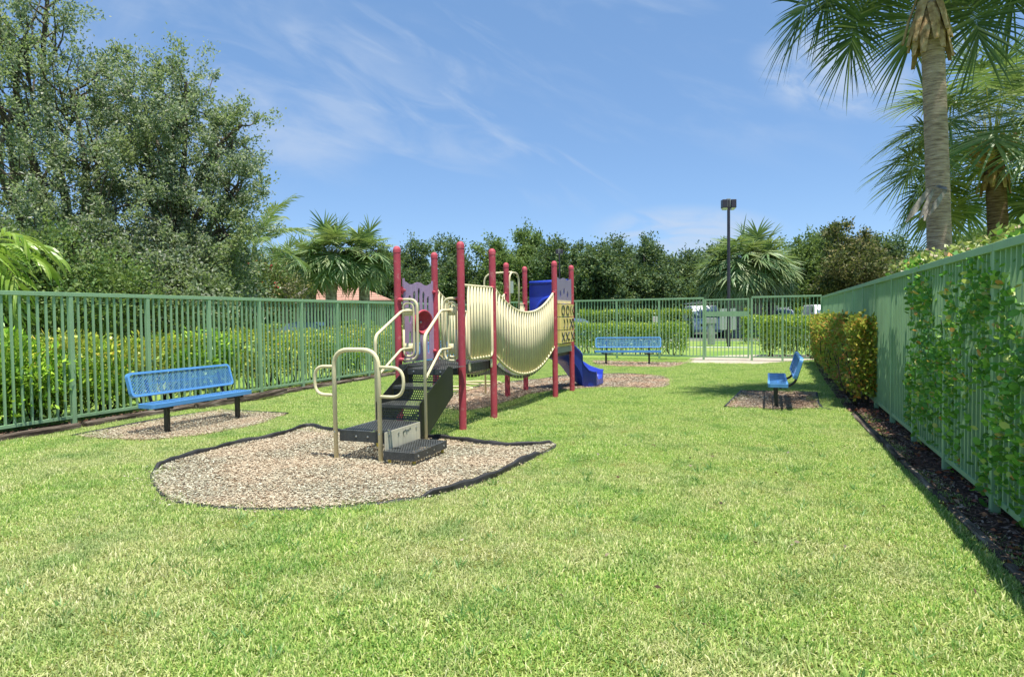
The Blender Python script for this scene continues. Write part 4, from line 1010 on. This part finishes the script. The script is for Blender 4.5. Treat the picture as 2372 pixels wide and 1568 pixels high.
hedge('clipped_hedge','clipped hedge behind the far fence, right of the gate',(-.1,26.4),(4.2,25.8),1.4,1.28,2600,.09,HEDF,HEDT,z0=.2,cl=6,rough=.05)
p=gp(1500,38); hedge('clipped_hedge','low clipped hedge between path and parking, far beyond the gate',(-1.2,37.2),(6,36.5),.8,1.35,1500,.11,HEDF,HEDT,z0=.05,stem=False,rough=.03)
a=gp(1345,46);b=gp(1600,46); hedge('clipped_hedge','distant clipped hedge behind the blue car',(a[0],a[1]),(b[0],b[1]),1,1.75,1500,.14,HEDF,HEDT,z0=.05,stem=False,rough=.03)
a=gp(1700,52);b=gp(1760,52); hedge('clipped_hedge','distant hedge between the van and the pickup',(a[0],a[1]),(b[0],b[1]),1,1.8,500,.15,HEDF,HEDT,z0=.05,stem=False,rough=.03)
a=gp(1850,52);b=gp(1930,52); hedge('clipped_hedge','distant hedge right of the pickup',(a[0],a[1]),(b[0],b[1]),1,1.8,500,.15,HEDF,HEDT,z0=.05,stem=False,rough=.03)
a=gp(610,36);b=gp(720,38); hedge('clipped_hedge','clipped hedge before the tiled roof building, left part',(a[0],a[1]),(b[0],b[1]),1,1.15,900,.12,HEDF,HEDT,z0=.05,stem=False,rough=.03)
a=gp(735,38);b=gp(860,39); hedge('clipped_hedge','clipped hedge before the tiled roof building, right part',(a[0],a[1]),(b[0],b[1]),1,1.25,900,.12,HEDF,HEDT,z0=.05,stem=False,rough=.03)
# right fence: hedge block inside, cocoplum behind and through the pickets
hedge('cocoplum_hedge','clipped hedge of green and red tinged leaves inside the corner by the right fence',(1.5,12.2),(1.5,22.9),.34,1.34,4600,.07,COCOR,z0=.24,cl=7,aspect=.7,rough=.16,stem=True)
ch=hedge('cocoplum_hedge','tall glossy round leaved hedge rising above the right fence',(2.4,2.2),(2.4,12.6),1.0,2.08,9000,.075,COCO,None,z0=.1,cl=6,aspect=.75,rough=.05,stem=True)
# pale clipped crown above the fence
n=1500; y=rng.uniform(2.2,12.8,n); P=np.stack([rng.uniform(1.9,2.9,n),y,2.12+.022*(y-3)+.03*np.sin(y*2)+rng.uniform(-.08,.05,n)],1); P=np.repeat(P,5,0)+rng.normal(0,.04,(n*5,3))
V,Fq=leaves(P-np.array(ch.location),unit(len(P))+np.array([0,0,.4]),rng.uniform(.05,.085,len(P)),rng.uniform(.035,.055,len(P)))
npmesh('clipped_top',V,Fq,leafm('clipped top leaves',[(0,(.12,.2,.03)),(.4,(.3,.38,.07)),(.8,(.5,.5,.2)),(1,(.42,.3,.2))],.4,.3),ch)
# shoots through the pickets
n=820; y=3.6+rng.random(n)**1.1*5.9; z=.2+rng.random(n)*1.75
dens=.6*np.sin(y*2.3+np.sin(z*2)*1.2)+.6*np.sin(y*6.1+z*3)+.6*np.sin(z*4+y*1.3); kp=dens>-.95; y=y[kp];z=z[kp]; n=len(y); k=9
base=np.stack([np.full(n,1.72),y,z],1); sh=np.repeat(base,k,0)+np.stack([-rng.random(n*k)*.11,rng.normal(0,.07,n*k),rng.normal(.0,.09,n*k)],1)
def roundleaves(P,Dr,L,W):
    n=len(P); Dr=Dr/np.linalg.norm(Dr,axis=1,keepdims=True); rn=rng.normal(size=(n,3)); S=np.cross(Dr,rn); S/=np.linalg.norm(S,axis=1,keepdims=True); U=np.cross(S,Dr)
    L=L[:,None];W=W[:,None]; prof=[(0,0,0),(.25,.42,.1),(.6,.5,.13),(.9,.3,.06),(1,0,0),(.9,-.3,.06),(.6,-.5,.13),(.25,-.42,.1)]
    V=np.stack([P+Dr*L*a+S*W*b+U*W*c for a,b,c in prof],1).reshape(-1,3)
    i=np.arange(n)[:,None]*8; Fq=np.concatenate([i+np.array([[0,1,2,7]]),i+np.array([[7,2,3,6]]),i+np.array([[6,3,4,5]])]); return V,Fq
V,Fq=roundleaves(sh-np.array(ch.location),unit(len(sh))+np.array([-.7,0,.3]),rng.uniform(.03,.078,len(sh)),rng.uniform(.025,.056,len(sh)))
npmesh('shoots',V,Fq,COCO,ch)
mb=MB(); o_=Vector(ch.location)
for i in range(70):
    y_=3.2+random.random()**1.1*6.2; z_=.1+random.random()*.5; P=[Vector((1.9,y_,max(0,z_-.3))),Vector((1.72,y_+.02,z_))]
    for q in range(6): P.append(P[-1]+Vector((random.uniform(-.025,.02),random.uniform(-.06,.06),random.uniform(.12,.26))))
    P=[p-o_ for p in P if p.z<2.0]
    if len(P)>2: mb.tube(P,[.007]*(len(P)-1)+[.003],5)
mb.build('climbing_stems',BARK,ch,True)
# --- palms
def strip(V,Fc,pts,ws,side):
    k=len(V)
    for p,w_ in zip(pts,ws): V.append(p-side*w_/2); V.append(p+side*w_/2)
    for i in range(len(pts)-1): Fc.append((k+2*i,k+2*i+1,k+2*i+3,k+2*i+2))
def fan_frond(V,Fc,SV,SF,base,az,el,size,nseg=38,droop=.5,wd=.034,pet=1.05):
    d=Vector((math.cos(az)*math.cos(el),math.sin(az)*math.cos(el),math.sin(el))); side=Vector((-math.sin(az),math.cos(az),0))
    pts=[];p=Vector(base); st=pet*size/5; dd=d.copy()
    for i in range(6):
        pts.append(p.copy()); p=p+dd*st; dd=(dd+Vector((0,0,-.045*(i+1)*droop))).normalized()
    strip(SV,SF,pts,[.05*size,.04*size,.03*size,.025*size,.02*size,.02*size],side)
    hub=[pts[-1].copy()]; p=pts[-1]; dirs=[dd.copy()]
    for i in range(6):
        p=p+dd*(.62*size/6); dd=(dd+Vector((0,0,-.16*droop-.04))).normalized(); hub.append(p.copy()); dirs.append(dd.copy())
    for j in range(nseg):
        t=-1+2*(j+.5)/nseg; a=abs(t); sg=1 if t>0 else -1
        h=(1-a)**.8*5.99; i=int(h); fr=h-i; o=hub[i].lerp(hub[min(i+1,6)],fr); ax=dirs[i]
        nrm=side.cross(ax).normalized()
        ang=R(12+118*a**.85)*sg+random.gauss(0,.04)
        sd_=(ax*math.cos(ang)+side*math.sin(ang)).normalized()
        sd_=(sd_+nrm*random.uniform(-.12,.22)*-1).normalized()
        Ls=size*random.uniform(.82,1.05)*(1.0-.28*a**2); q=[];n=6; dr=random.uniform(.5,1.3)*droop
        pp=o.copy(); dv=sd_.copy()
        for k in range(n+1):
            q.append(pp.copy()); pp=pp+dv*(Ls/n); dv=(dv+Vector((0,0,-.05*dr*(k+.5)))).normalized()
        ws=[wd*.6,wd*1.1,wd*1.15,wd,wd*.75,wd*.45,wd*.06]; ss=dv.cross(Vector((0,0,1)));
        ss=sd_.cross(nrm); ss=(ss+Vector(tuple(rng.normal(0,.22,3)))).normalized()
        strip(V,Fc,q,[x*size for x in ws],ss)
def sabal(name,label,base,top,tr,size,nf,trunkmat,bootmat,leafmat=PALM,boots='skirt',nseg=38,lowel=-50,wd=.034,group=None,seeds=False,trn=30,nboot=46,bootlen=.42,drp=(.6,1.1),skip=None,bspan=1.05,pet=1.05,skf=.25):
    root=empty(name,base,label,'palm tree',0,group); off=Vector(base); top=Vector(top)-off
    mb=MB(); pts=[];rs=[]
    for i in range(trn+1):
        t=i/trn; pts.append(Vector((0,0,-.1))*(1-t)+top*t+Vector((math.sin(t*3)*.04,0,0))); rs.append(tr*(1.08-.2*t)*(1+(.025 if i%2 else 0)))
    mb.tube(pts,rs,16,cap=False); mb.build('trunk',trunkmat,root,True)
    V=[];Fc=[];SV=[];SF=[]
    for i in range(nf):
        f=i/nf; az=i*2.39996+random.uniform(-.15,.15); el=R(82-(82-lowel)*f**.8)+random.gauss(0,.06)
        if skip is not None and f>skf and math.cos(az-skip)>.45: continue
        fan_frond(V,Fc,SV,SF,top+Vector((math.cos(az)*tr*.5,math.sin(az)*tr*.5,-.35*size*f)),az,el,size*random.uniform(.88,1.08),nseg,random.uniform(*drp)+.2*f,wd,pet)
    MB().add(V,Fc).build('fronds',leafmat,root); MB().add(SV,SF).build('leaf_stalks',PALMY,root)
    bm=MB()
    if boots:
        for i in range(nboot):
            f=i/nboot; az=i*2.39996; z=top.z-.05-f*bspan*(size*.9)
            out_=Vector((math.cos(az),math.sin(az),0)); sd_=Vector((-math.sin(az),math.cos(az),0)); 
            tt=z/top.z; c0=top*tt; L=bootlen*size*random.uniform(.8,1.2)
            if boots=='skirt' and f>.72: dv=(out_*.28+Vector((0,0,-1))).normalized()
            else: dv=(out_*.75+sd_*random.uniform(-.6,.6)+Vector((0,0,.75-.5*f))).normalized()
            b0=c0+out_*tr*.85; w0=.15*size; pr_=[(0,w0,0),(.5,w0*.8,.02),(1,w0*.42,0)]
            Vv=[];nn=out_.cross(dv).normalized()
            for s_,w_,b_ in pr_:
                p=b0+dv*L*s_+out_*b_
                for a_,c_ in ((-1,0),(0,.03*size),(1,0),(0,-.006)): Vv.append(p+nn*w_*.5*a_+out_*c_)
            bm.add(Vv,[(i_*4+j,i_*4+(j+1)%4,(i_+1)*4+(j+1)%4,(i_+1)*4+j) for i_ in range(2) for j in range(4)]+[(3,2,1,0),(8,9,10,11)])
        bm.build('leaf_boots',bootmat,root)
    if seeds:
        n=1500; P=np.array(top)+np.array([0,0,.5])+rng.normal(size=(n,3))*np.array([.45,.45,.34])*size; Vv,Fq=leaves(P,unit(n),.05*size,.02*size); npmesh('flower_sprays',Vv,Fq,PALMY,root)
    return root
p1=D(2185,730,11.2); t1=D(2145,-205,10.9)
near=sabal('sabal_palm','tall palm with grey ringed trunk behind the right fence, crown cut by the photo top',(p1.x,p1.y,0),t1,.178,1.26,38,PTRUNK,BOOT,PALMN,lowel=-30,wd=.027,nseg=62,bootlen=.5,nboot=70,skip=R(-105),bspan=1.6,drp=(.3,.7))
# stray boots hanging on the trunk
mb=MB()
for (a,b,w_) in (((2150,440),(2098,515),.10),((2162,440),(2128,510),.07),((2170,430),(2192,440),.10),((2190,440),(2150,500),.08),((2150,455),(2140,512),.07)):
    pa=D(a[0],a[1],10.82);pb_=D(b[0],b[1],10.62); v=(pb_-pa); s=v.cross(F_).normalized()*w_*.5; th2=-F_*.02
    mb.add([x-near.location for x in (pa-s*.6,pa+s*.6,pa.lerp(pb_,.6)+s,pb_+s*.25,pb_-s*.25,pa.lerp(pb_,.6)-s)]+[x-near.location+th2 for x in (pa-s*.6,pa+s*.6,pa.lerp(pb_,.6)+s,pb_+s*.25,pb_-s*.25,pa.lerp(pb_,.6)-s)],
      [(0,1,2,3,4,5),(11,10,9,8,7,6)]+[(i,6+i,6+(i+1)%6,(i+1)%6) for i in range(6)])
mb.build('hanging_boots',BOOTG,near)
p2=D(2322,730,13.6); t2=D(2300,330,13.4)
sabal('sabal_palm','shorter palm with a brown trunk and yellow flower sprays at the right edge',(p2.x,p2.y,0),t2,.19,1.04,64,PTRUNKB,BOOT,lowel=-34,wd=.032,nseg=54,seeds=True,skip=R(-110),drp=(.35,.8),bspan=.7,skf=.6,nboot=36,bootlen=.36)
for lb,x,Z,ty,sz in (('front palm of the group left of the play structure',765,35,585,1.12),('left palm trunk of the group before the tiled roof',718,37,612,.95),('right palm of the group left of the play structure',842,36,590,1.08),('pale low palm at the left end of the palm group',655,42,622,1.1)):
    b=gp(x,Z); sabal('sabal_palm',lb,b,D(x,ty,Z),.3,sz,44,BOOTG,BOOTG,lowel=-48,nseg=30,wd=.07,drp=(.3,.6),pet=.55,boots='full',nboot=60,bootlen=.45)
for lb,x,Z,ty,sz in (('left palm of the bushy group beside the lamp post',1708,44,610,1.35),('right palm of the bushy group beside the lamp post',1752,45,605,1.35),('low back palm of the bushy group beside the lamp post',1785,48,628,1.3),('hidden left back palm behind the lamp post',1678,49,640,1.25)):
    b=gp(x,Z); sabal('sabal_palm',lb,b,D(x,ty,Z),.32,sz,52,BOOTG,BOOTG,lowel=-45,nseg=32,wd=.075,drp=(.4,.8),pet=.7,boots='full',nboot=70,bootlen=.45)
# feather palms
def feather(V,Fc,SV,SF,base,az,el,L,nl=34,ll=.5,wd=.035,droop=.6,hang=.5):
    d=Vector((math.cos(az)*math.cos(el),math.sin(az)*math.cos(el),math.sin(el))); side=Vector((-math.sin(az),math.cos(az),0)); p=Vector(base); pts=[];ds=[]; n=14
    for i in range(n+1):
        pts.append(p.copy()); ds.append(d.copy()); p=p+d*(L/n); d=(d+Vector((0,0,-.03*(1+i*.35)*droop))).normalized()
    strip(SV,SF,pts,[.05*(1-.8*i/n) for i in range(n+1)],side)
    for j in range(nl):
        t=.15+.85*j/nl; h=t*n*.999; i=int(h); o=pts[i].lerp(pts[i+1],h-i); ax=ds[i]
        for sg in (1,-1):
            a=R(62-38*t); v=(ax*math.cos(a)+side*math.sin(a)*sg+Vector((0,0,random.uniform(-.1,.25)))).normalized(); q=[];pp=o.copy(); l=ll*math.sin(math.pi*min(1,.25+.75*(1-t)+.1))**.5*random.uniform(.85,1.1)
            for k in range(6):
                q.append(pp.copy()); pp=pp+v*(l/5); v=(v+Vector((0,0,-.16*hang*(k+1)))).normalized()
            strip(V,Fc,q,[wd*.6,wd,wd,wd*.8,wd*.5,wd*.08],(v.cross(side*sg)).normalized() if random.random()<.5 else ax)
def featherpalm(name,label,base,top,fr,leafmat,tr=.12,**k):
    root=empty(name,base,label,'palm tree'); off=Vector(base); top=Vector(top)-off; V=[];Fc=[];SV=[];SF=[]
    for az,el,L in fr: feather(V,Fc,SV,SF,top,az,el,L,**k)
    MB().add(V,Fc).build('fronds',leafmat,root); MB().add(SV,SF).build('leaf_stalks',PALMY,root)
    mb=MB(); limb(mb,(0,0,-.1),top,tr,tr*.8,.03,8); mb.build('trunk',BOOTG,root,True); return root
t3=D(590,572,30); b3=gp(600,30)
featherpalm('coconut_palm','feather leaved palm with arching fronds at the right end of the oaks',b3,t3,[(R(a),R(e),2.7) for a,e in ((20,62),(-10,28),(60,35),(100,50),(140,40),(180,45),(230,30),(280,45),(320,15),(340,50),(5,-5),(200,5))],PALM,ll=.75,wd=.07,nl=40)
t4=D(-75,610,10.9); b4=gp(-75,10.9)
featherpalm('young_palm','fresh yellow green palm fronds reaching in over the left fence',b4,t4,[(R(a),R(e),l) for a,e,l in ((10,45,1.35),(-12,32,1.3),(35,30,1.2),(-30,50,1.3),(-5,-8,1.3),(20,-20,1.2),(-25,-25,1.15),(60,40,1.3),(120,40,1.3),(200,40,1.3),(-70,35,1.3),(0,12,1.45))],PALMG,tr=.08,ll=.6,wd=.075,nl=16,droop=1.3,hang=.8)
# ------------------------------------------------------------------ beyond the fence
a1=gp(1340,42);b1=gp(2600,42)
lot=[( -60,39.5),(40,37.5),(60,75),(-60,75)]
sheet('parking_lot',[(-14,40.5),(30,40.5),(30,58),(-14,58)],.006,ASPH)
tag(MB().box(-14,30,40.3,40.5,-.05,.12).build('kerb',CURB),kind='structure')
sheet('side_path',[(-9,32.6),(-.8,32.6),(-.8,33.2),(-9,33.2)],.01,CURB)
sheet('side_path',[(-26,30.6),(-9.5,33.5),(-9.5,34.2),(-26,31.3)],.01,CURB)
sheet('kerb_paint',[(-3.4,40.32),(-.5,40.32),(-.5,40.48),(-3.4,40.48)],.125,YEL)
# utility pedestal and sign back
q=empty('utility_pedestal',(-2.72,35.6,0),'grey utility pedestal standing on the grass beyond the gate','utility box')
m=MB(); m.prism([(-.17,-.1),(.17,-.1),(.19,.05),(.1,.12),(-.1,.12),(-.19,.05)],(0,0,-.05),(1,0,0),(0,1,0),(0,0,1),1.15); m.build('column',GREYBOX,q)
MB().box(-.26,.26,-.14,.14,1.1,1.38).build('cap_box',GREYBOX,q,bevel=.02); MB().box(-.09,.09,-.13,-.10,.05,1.0).build('cover_strip',STEEL,q)
q=empty('notice_board',(-2.0,37.7,0),'grey rounded notice board back on a black post beyond the gate','sign')
MB().box(-.09,.09,-.09,.09,-.05,.75).build('post',BLACK,q); m=MB(); m.prism(rrect(-.43,.43,0,1.15,.08),(0,.06,.72),(1,0,0),(0,0,1),(0,-1,0),.12); m.build('board',paint('board grey',(.45,.47,.45),.5,.05),q)
p=D(1517,745,34.5); q=empty('small_sign',(p.x,p.y,0),'small white notice on a thin post in front of the distant hedge','sign')
MB().box(-.02,.02,-.02,.02,-.05,1.2).build('post',GREYBOX,q); MB().box(-.14,.14,-.035,-.022,1.02,1.5).build('board',paint('sign white',(.62,.6,.6),.5,.05),q)
m=MB()
for k in range(5): m.box(-.09,.09-.02*(k%3),-.0375,-.0345,1.42-k*.08-.02,1.42-k*.08)
m.build('text_lines',paint('sign red grey',(.4,.12,.12),.6,.1),q)
p=D(1181,730,30); q=empty('grey_sign',(p.x,p.y,0),'plain grey sign on a thin post seen through the entry hoop of the far tower','sign')
MB().box(-.03,.03,-.03,.03,-.05,2.75).build('post',GREYBOX,q); m=MB(); m.prism(rrect(-.2,.2,0,.55,.04),(0,-.035,2.62),(1,0,0),(0,0,1),(0,-1,0),.02); m.build('board',paint('board grey',(.45,.47,.45),.5,.05),q)
# lamp posts
def lamp(label,x,Z,ytop,s=1.0,r=.075):
    b=gp(x,Z); zt=D(x,ytop,Z).z; q=empty('lamp_post',b,label,'lamp post',.36)
    m=MB(); m.lathe((0,0,-.05),[(r,0),(r*.8,zt+.02)],14); m.build('pole',LAMPC,q,True)
    for sx in (-1,1):
        m=MB(); m.box(sx*.10*s if sx>0 else -.38*s,.38*s if sx>0 else -.10*s,-.2*s,.2*s,zt-.50*s,zt-.04*s); h=m.build('lamp_head',LAMPC if s<1 else paint('lamp housing',(.09,.1,.1),.45,.1),q,bevel=.02)
        m=MB(); x0,x1=(.12,.36) if sx>0 else (-.36,-.12); m.add([(x0*s,-.17*s,zt-.505*s),(x1*s,-.17*s,zt-.505*s),(x1*s,.17*s,zt-.505*s),(x0*s,.17*s,zt-.505*s),(x0*s*.9,-.12*s,zt-.60*s),(x1*s*.8,-.12*s,zt-.60*s),(x1*s*.8,.12*s,zt-.60*s),(x0*s*.9,.12*s,zt-.60*s)],[(0,1,5,4),(1,2,6,5),(2,3,7,6),(3,0,4,7),(4,5,6,7)]); m.build('lens',paint('lamp lens',(.6,.58,.5),.25,.05),h)
    m=MB(); m.box(-.10*s,.10*s,-.06*s,.06*s,zt-.44*s,zt+.02*s); m.build('bracket',GREYBOX,q)
lamp('tall dark lamp post with two box heads beside the right palm group',1688,32,463,.86,.085)
lamp('far small lamp post between the posts of the far tower',1297,52,578,.75,.07)
# vehicles
def vehicle(name,label,cat,base,rz,prof,Wd,bodym,glassfr,wheels,wr,extra=None):
    """prof: side profile polygon (y from front 0 back, z). glassfr: windscreen points"""
    q=empty(name,base,label,cat,rz); n=len(prof); zmx=max(p[1] for p in prof); zbelt=glassfr['belt']
    V=[]
    def hw(z): return Wd/2*(1-.16*max(0,(z-zbelt)/(zmx-zbelt+.01)) )
    for s in (-1,1):
        for y,z in prof: V.append((s*hw(z),y,z))
    m=MB().add(V,[tuple(range(n)),tuple(range(n,2*n))[::-1]]+[(i,n+i,n+(i+1)%n,(i+1)%n) for i in range(n)]); m.build('body',bodym,q,bevel=.05)
    (ya,za),(yb,zb2)=glassfr['screen']; nn=Vector((0,-(zb2-za),(yb-ya))).normalized()*.012
    w0=hw(za)*.9;w1=hw(zb2)*.88; MB().add([(-w0,ya+nn.y,za+nn.z),(w0,ya+nn.y,za+nn.z),(w1,yb+nn.y,zb2+nn.z),(-w1,yb+nn.y,zb2+nn.z)],[(0,1,2,3)]).build('windscreen',GLASS,q)
    for s in (-1,1):
        for (y0,y1,z0,z1,ins_) in glassfr['side']:
            MB().add([(s*(hw(z0)+.006),y0,z0),(s*(hw(z0)+.006),y1,z0),(s*(hw(z1)+.006),y1-ins_*.3,z1),(s*(hw(z1)+.006),y0+ins_,z1)],[(0,1,2,3)]).build('side_window',GLASS,q)
    for y in wheels:
        for s in (-1,1):
            m=MB(); m.lathe((s*(Wd/2-.20),y,wr),[(.001,0),(wr*.95,0),(wr,.03),(wr,.18),(wr*.93,.215),(wr*.6,.215)],18,(s,0,0)); wq=m.build('wheel',TYRE,q,True)
            m=MB(); m.lathe((s*(Wd/2-.20),y,wr),[(wr*.6,.214),(wr*.55,.18),(.05,.2),(.001,.21)],12,(s,0,0)); m.build('rim',STEEL,wq,True)
    hl=glassfr['light']
    for s in (-1,1):
        m=MB(); x0=s*Wd*.34; m.box(x0-.14,x0+.14,-.03,.02,hl-.08,hl+.08); m.build('headlight',paint('headlight glass',(.7,.72,.72),.15,.05),q,bevel=.015)
        m=MB(); m.box(s*(Wd/2+.02) if s>0 else -(Wd/2+.22),(Wd/2+.22) if s>0 else -(Wd/2+.02),glassfr['screen'][0][0]+.1,glassfr['screen'][0][0]+.2,za-.02,za+.2); m.build('mirror',BLACK,q,bevel=.02)
    MB().box(-Wd*.24,Wd*.24,-.02,.01,hl-.1,hl+.06).build('grille',BLACK,q); MB().box(-Wd*.46,Wd*.46,-.06,.02,.32,.52).build('bumper',extra or GREYBOX,q,bevel=.02)
    return q
p=gp(1640,45.5)
van=vehicle('work_van','white work van with ladder rack parked beyond the gate','van',p,R(14),[(0,.4),(0,1.0),(.45,1.25),(1.25,2.05),(1.6,2.18),(5.2,2.18),(5.3,1.2),(5.3,.4)],2.05,WHITEP,{'belt':1.2,'screen':((.50,1.29),(1.22,2.0)),'side':[(1.1,2.1,1.3,1.95,.5)],'light':.85},(.95,4.2),.36)
m=MB()
for x in (-.85,.85): m.beam((x,1.4,2.42),(x,5.1,2.42),.04,.04)
for y in (1.6,2.8,4.0,5.0):
    m.beam((-.95,y,2.36),(.95,y,2.36),.04,.04)
    for x in (-.85,.85): m.beam((x,y,2.15),(x,y,2.42),.03,.03)
for x in (-.4,-.05): m.beam((x,1.2,2.47),(x,5.3,2.47),.04,.07)
m.build('roof_rack',STEEL,van)
MB().box(-.8,.8,.3,.9,1.12,1.125)
# blue and black lettering band across the van bonnet
m=MB(); random.seed(3); x=-.62
def onhood(x0,x1,v0,v1): # slab on the sloping bonnet
    P=[]
    for xx,v in ((x0,v0),(x1,v0),(x1,v1),(x0,v1)): P.append((xx,.45*v-.012,1.0+.25*v+.02))
    return P
for wlen in (.1,.16,.1,.14,.12):
    m.add(onhood(x,x+wlen,.5,.72),[(0,1,2,3)]); x+=wlen+.1
m.build('lettering',paint('van letter blue',(.05,.15,.4),.4,.1),van)
p=gp(1822,47); pk=vehicle('pickup_truck','silver pickup with roof rack and utility bed right of the gate','truck',p,R(10),[(0,.5),(0,1.05),(1.25,1.2),(1.95,1.78),(2.3,1.86),(3.6,1.86),(3.75,1.25),(5.4,1.25),(5.4,.5)],1.95,paint('silver car paint',(.55,.57,.6),.28,.05,spec=.7),{'belt':1.2,'screen':((1.3,1.25),(1.92,1.75)),'side':[(1.6,2.6,1.28,1.74,.4),(2.65,3.5,1.28,1.74,.05)],'light':.82},(1.0,4.3),.38)
m=MB()
for x in (-.7,.7): m.beam((x,2.1,2.02),(x,5.2,2.02),.04,.04)
for y in (2.2,3.4,4.6): m.beam((-.8,y,2.0),(.8,y,2.0),.04,.04)
m.box(-.6,-.1,2.3,4.2,2.05,2.16); m.build('roof_rack',STEEL,pk)
MB().box(.35,.95,3.9,5.3,1.26,2.0).build('utility_cabinet',paint('cabinet white',(.6,.62,.6),.4,.05),pk,bevel=.02)
p=gp(1905,46); vehicle('work_van','white van mostly hidden behind the right fence corner','van',(p[0]+.6,p[1],0),R(8),[(0,.4),(0,1.0),(.45,1.25),(1.25,2.05),(1.6,2.15),(5.2,2.15),(5.3,1.2),(5.3,.4)],2.0,WHITEP,{'belt':1.2,'screen':((.50,1.29),(1.22,2.0)),'side':[(1.1,2.1,1.3,1.95,.5)],'light':.85},(.95,4.2),.36)
CARP=[(0,.35),(0,.75),(.25,.86),(1.15,.98),(1.95,1.40),(3.0,1.44),(3.9,1.05),(4.5,1.0),(4.55,.4)]
p=gp(1412,39); vehicle('parked_car','blue car with only its roof showing over the far hedge','car',p,R(84),CARP,1.8,paint('blue car paint',(.07,.13,.3),.25,.08,spec=.7),{'belt':.95,'screen':((1.2,1.02),(1.9,1.38)),'side':[(1.35,2.3,1.0,1.36,.55),(2.35,3.5,1.0,1.36,.1)],'light':.66},(.85,3.65),.33)
p=gp(880,34); vehicle('parked_car','dark grey blue car parked beside the tiled roof building','car',(p[0]-1.5,p[1],0),R(100),CARP,1.8,paint('slate car paint',(.09,.13,.17),.25,.08,spec=.7),{'belt':.95,'screen':((1.2,1.02),(1.9,1.38)),'side':[(1.35,2.3,1.0,1.36,.55),(2.35,3.5,1.0,1.36,.1)],'light':.66},(.85,3.65),.33)
p=gp(1275,40); vehicle('parked_car','dark blue car glimpsed between the posts of the far tower','car',p,R(84),CARP,1.8,paint('navy car paint',(.04,.08,.2),.25,.08,spec=.7),{'belt':.95,'screen':((1.2,1.02),(1.9,1.38)),'side':[(1.35,2.3,1.0,1.36,.55),(2.35,3.5,1.0,1.36,.1)],'light':.66},(.85,3.65),.33)
# building with tiled hip roof
ROOF=None
def roofmat():
    m,t,b=_base('terracotta roof tiles'); tc_=N(t,'ShaderNodeTexCoord'); w1=N(t,'ShaderNodeTexWave'); w1.bands_direction='Z'; w1.inputs['Scale'].default_value=1.9; w1.inputs['Distortion'].default_value=.4
    t.links.new(tc_.outputs['Object'],w1.inputs[0]); n=_noise(t,9,5); a=_ramp(t,n.outputs[0],[(.3,(.3,.15,.1)),(.7,(.5,.3,.22))]); w2=_ramp(t,w1.outputs[0],[(.0,(.35,.3,.3)),(.25,(1,1,1))])
    t.links.new(mix(t,1.0,a.outputs[0],w2.outputs[0],'MULTIPLY'),b.inputs['Base Color']); b.inputs['Roughness'].default_value=.85; return m
ROOF=roofmat()
p=gp(795,46); hs=empty('tiled_building',(p[0],p[1],0),'low building with a terracotta hip roof behind the palm group','building',R(30))
W2,D2=2.9,2.5
m=MB(); m.box(-W2,-W2+.35,-D2,-D2+.35,0,2.55); m.box(W2-.35,W2,-D2,-D2+.35,0,2.55); m.box(-.9,-.55,-D2,-D2+.35,0,2.55); m.box(.7,1.05,-D2,-D2+.35,0,2.55); m.build('columns',paint('stucco',(.42,.4,.36),.85,.08),hs)
MB().box(-W2+.1,W2-.1,-D2+1.2,D2,0,2.55).build('wall',paint('stucco shade',(.36,.35,.33),.85,.08),hs)
MB().box(-1.9,-1.1,-D2+1.17,-D2+1.2,.05,2.1).build('door',BLACK,hs); MB().box(1.2,2.2,-D2+1.17,-D2+1.2,.9,2.0).build('window',GLASS,hs)
MB().box(-.7,.1,-D2+1.17,-D2+1.2,.9,2.0).build('window',GLASS,hs)
MB().box(-W2-.45,W2+.45,-D2-.45,D2+.45,2.552,2.75).build('eaves_band',paint('fascia',(.3,.26,.22),.7,.1),hs)
e=.5; V=[(-W2-e,-D2-e,2.753),(W2+e,-D2-e,2.753),(W2+e,D2+e,2.753),(-W2-e,D2+e,2.753),(-.5,0,4.05),(.5,0,4.05)]
MB().add(V,[(0,1,5,4),(1,2,5),(2,3,4,5),(3,0,4),(3,2,1,0)]).build('roof',ROOF,hs)
p=gp(655,37.5); q=empty('fire_hydrant',(p[0],p[1],0),'small orange marker stub before the left clipped hedge','hydrant'); MB().lathe((0,0,0),[(.11,0),(.1,.5),(.13,.52),(.09,.66),(.02,.72)],10).build('barrel',paint('orange paint',(.75,.16,.02),.5,.1),q,True)
m=MB(); m.tube([(-.2,0,.4),(.2,0,.4)],.05,8); m.build('outlet',paint('orange paint',(.75,.16,.02),.5,.1),q,True)
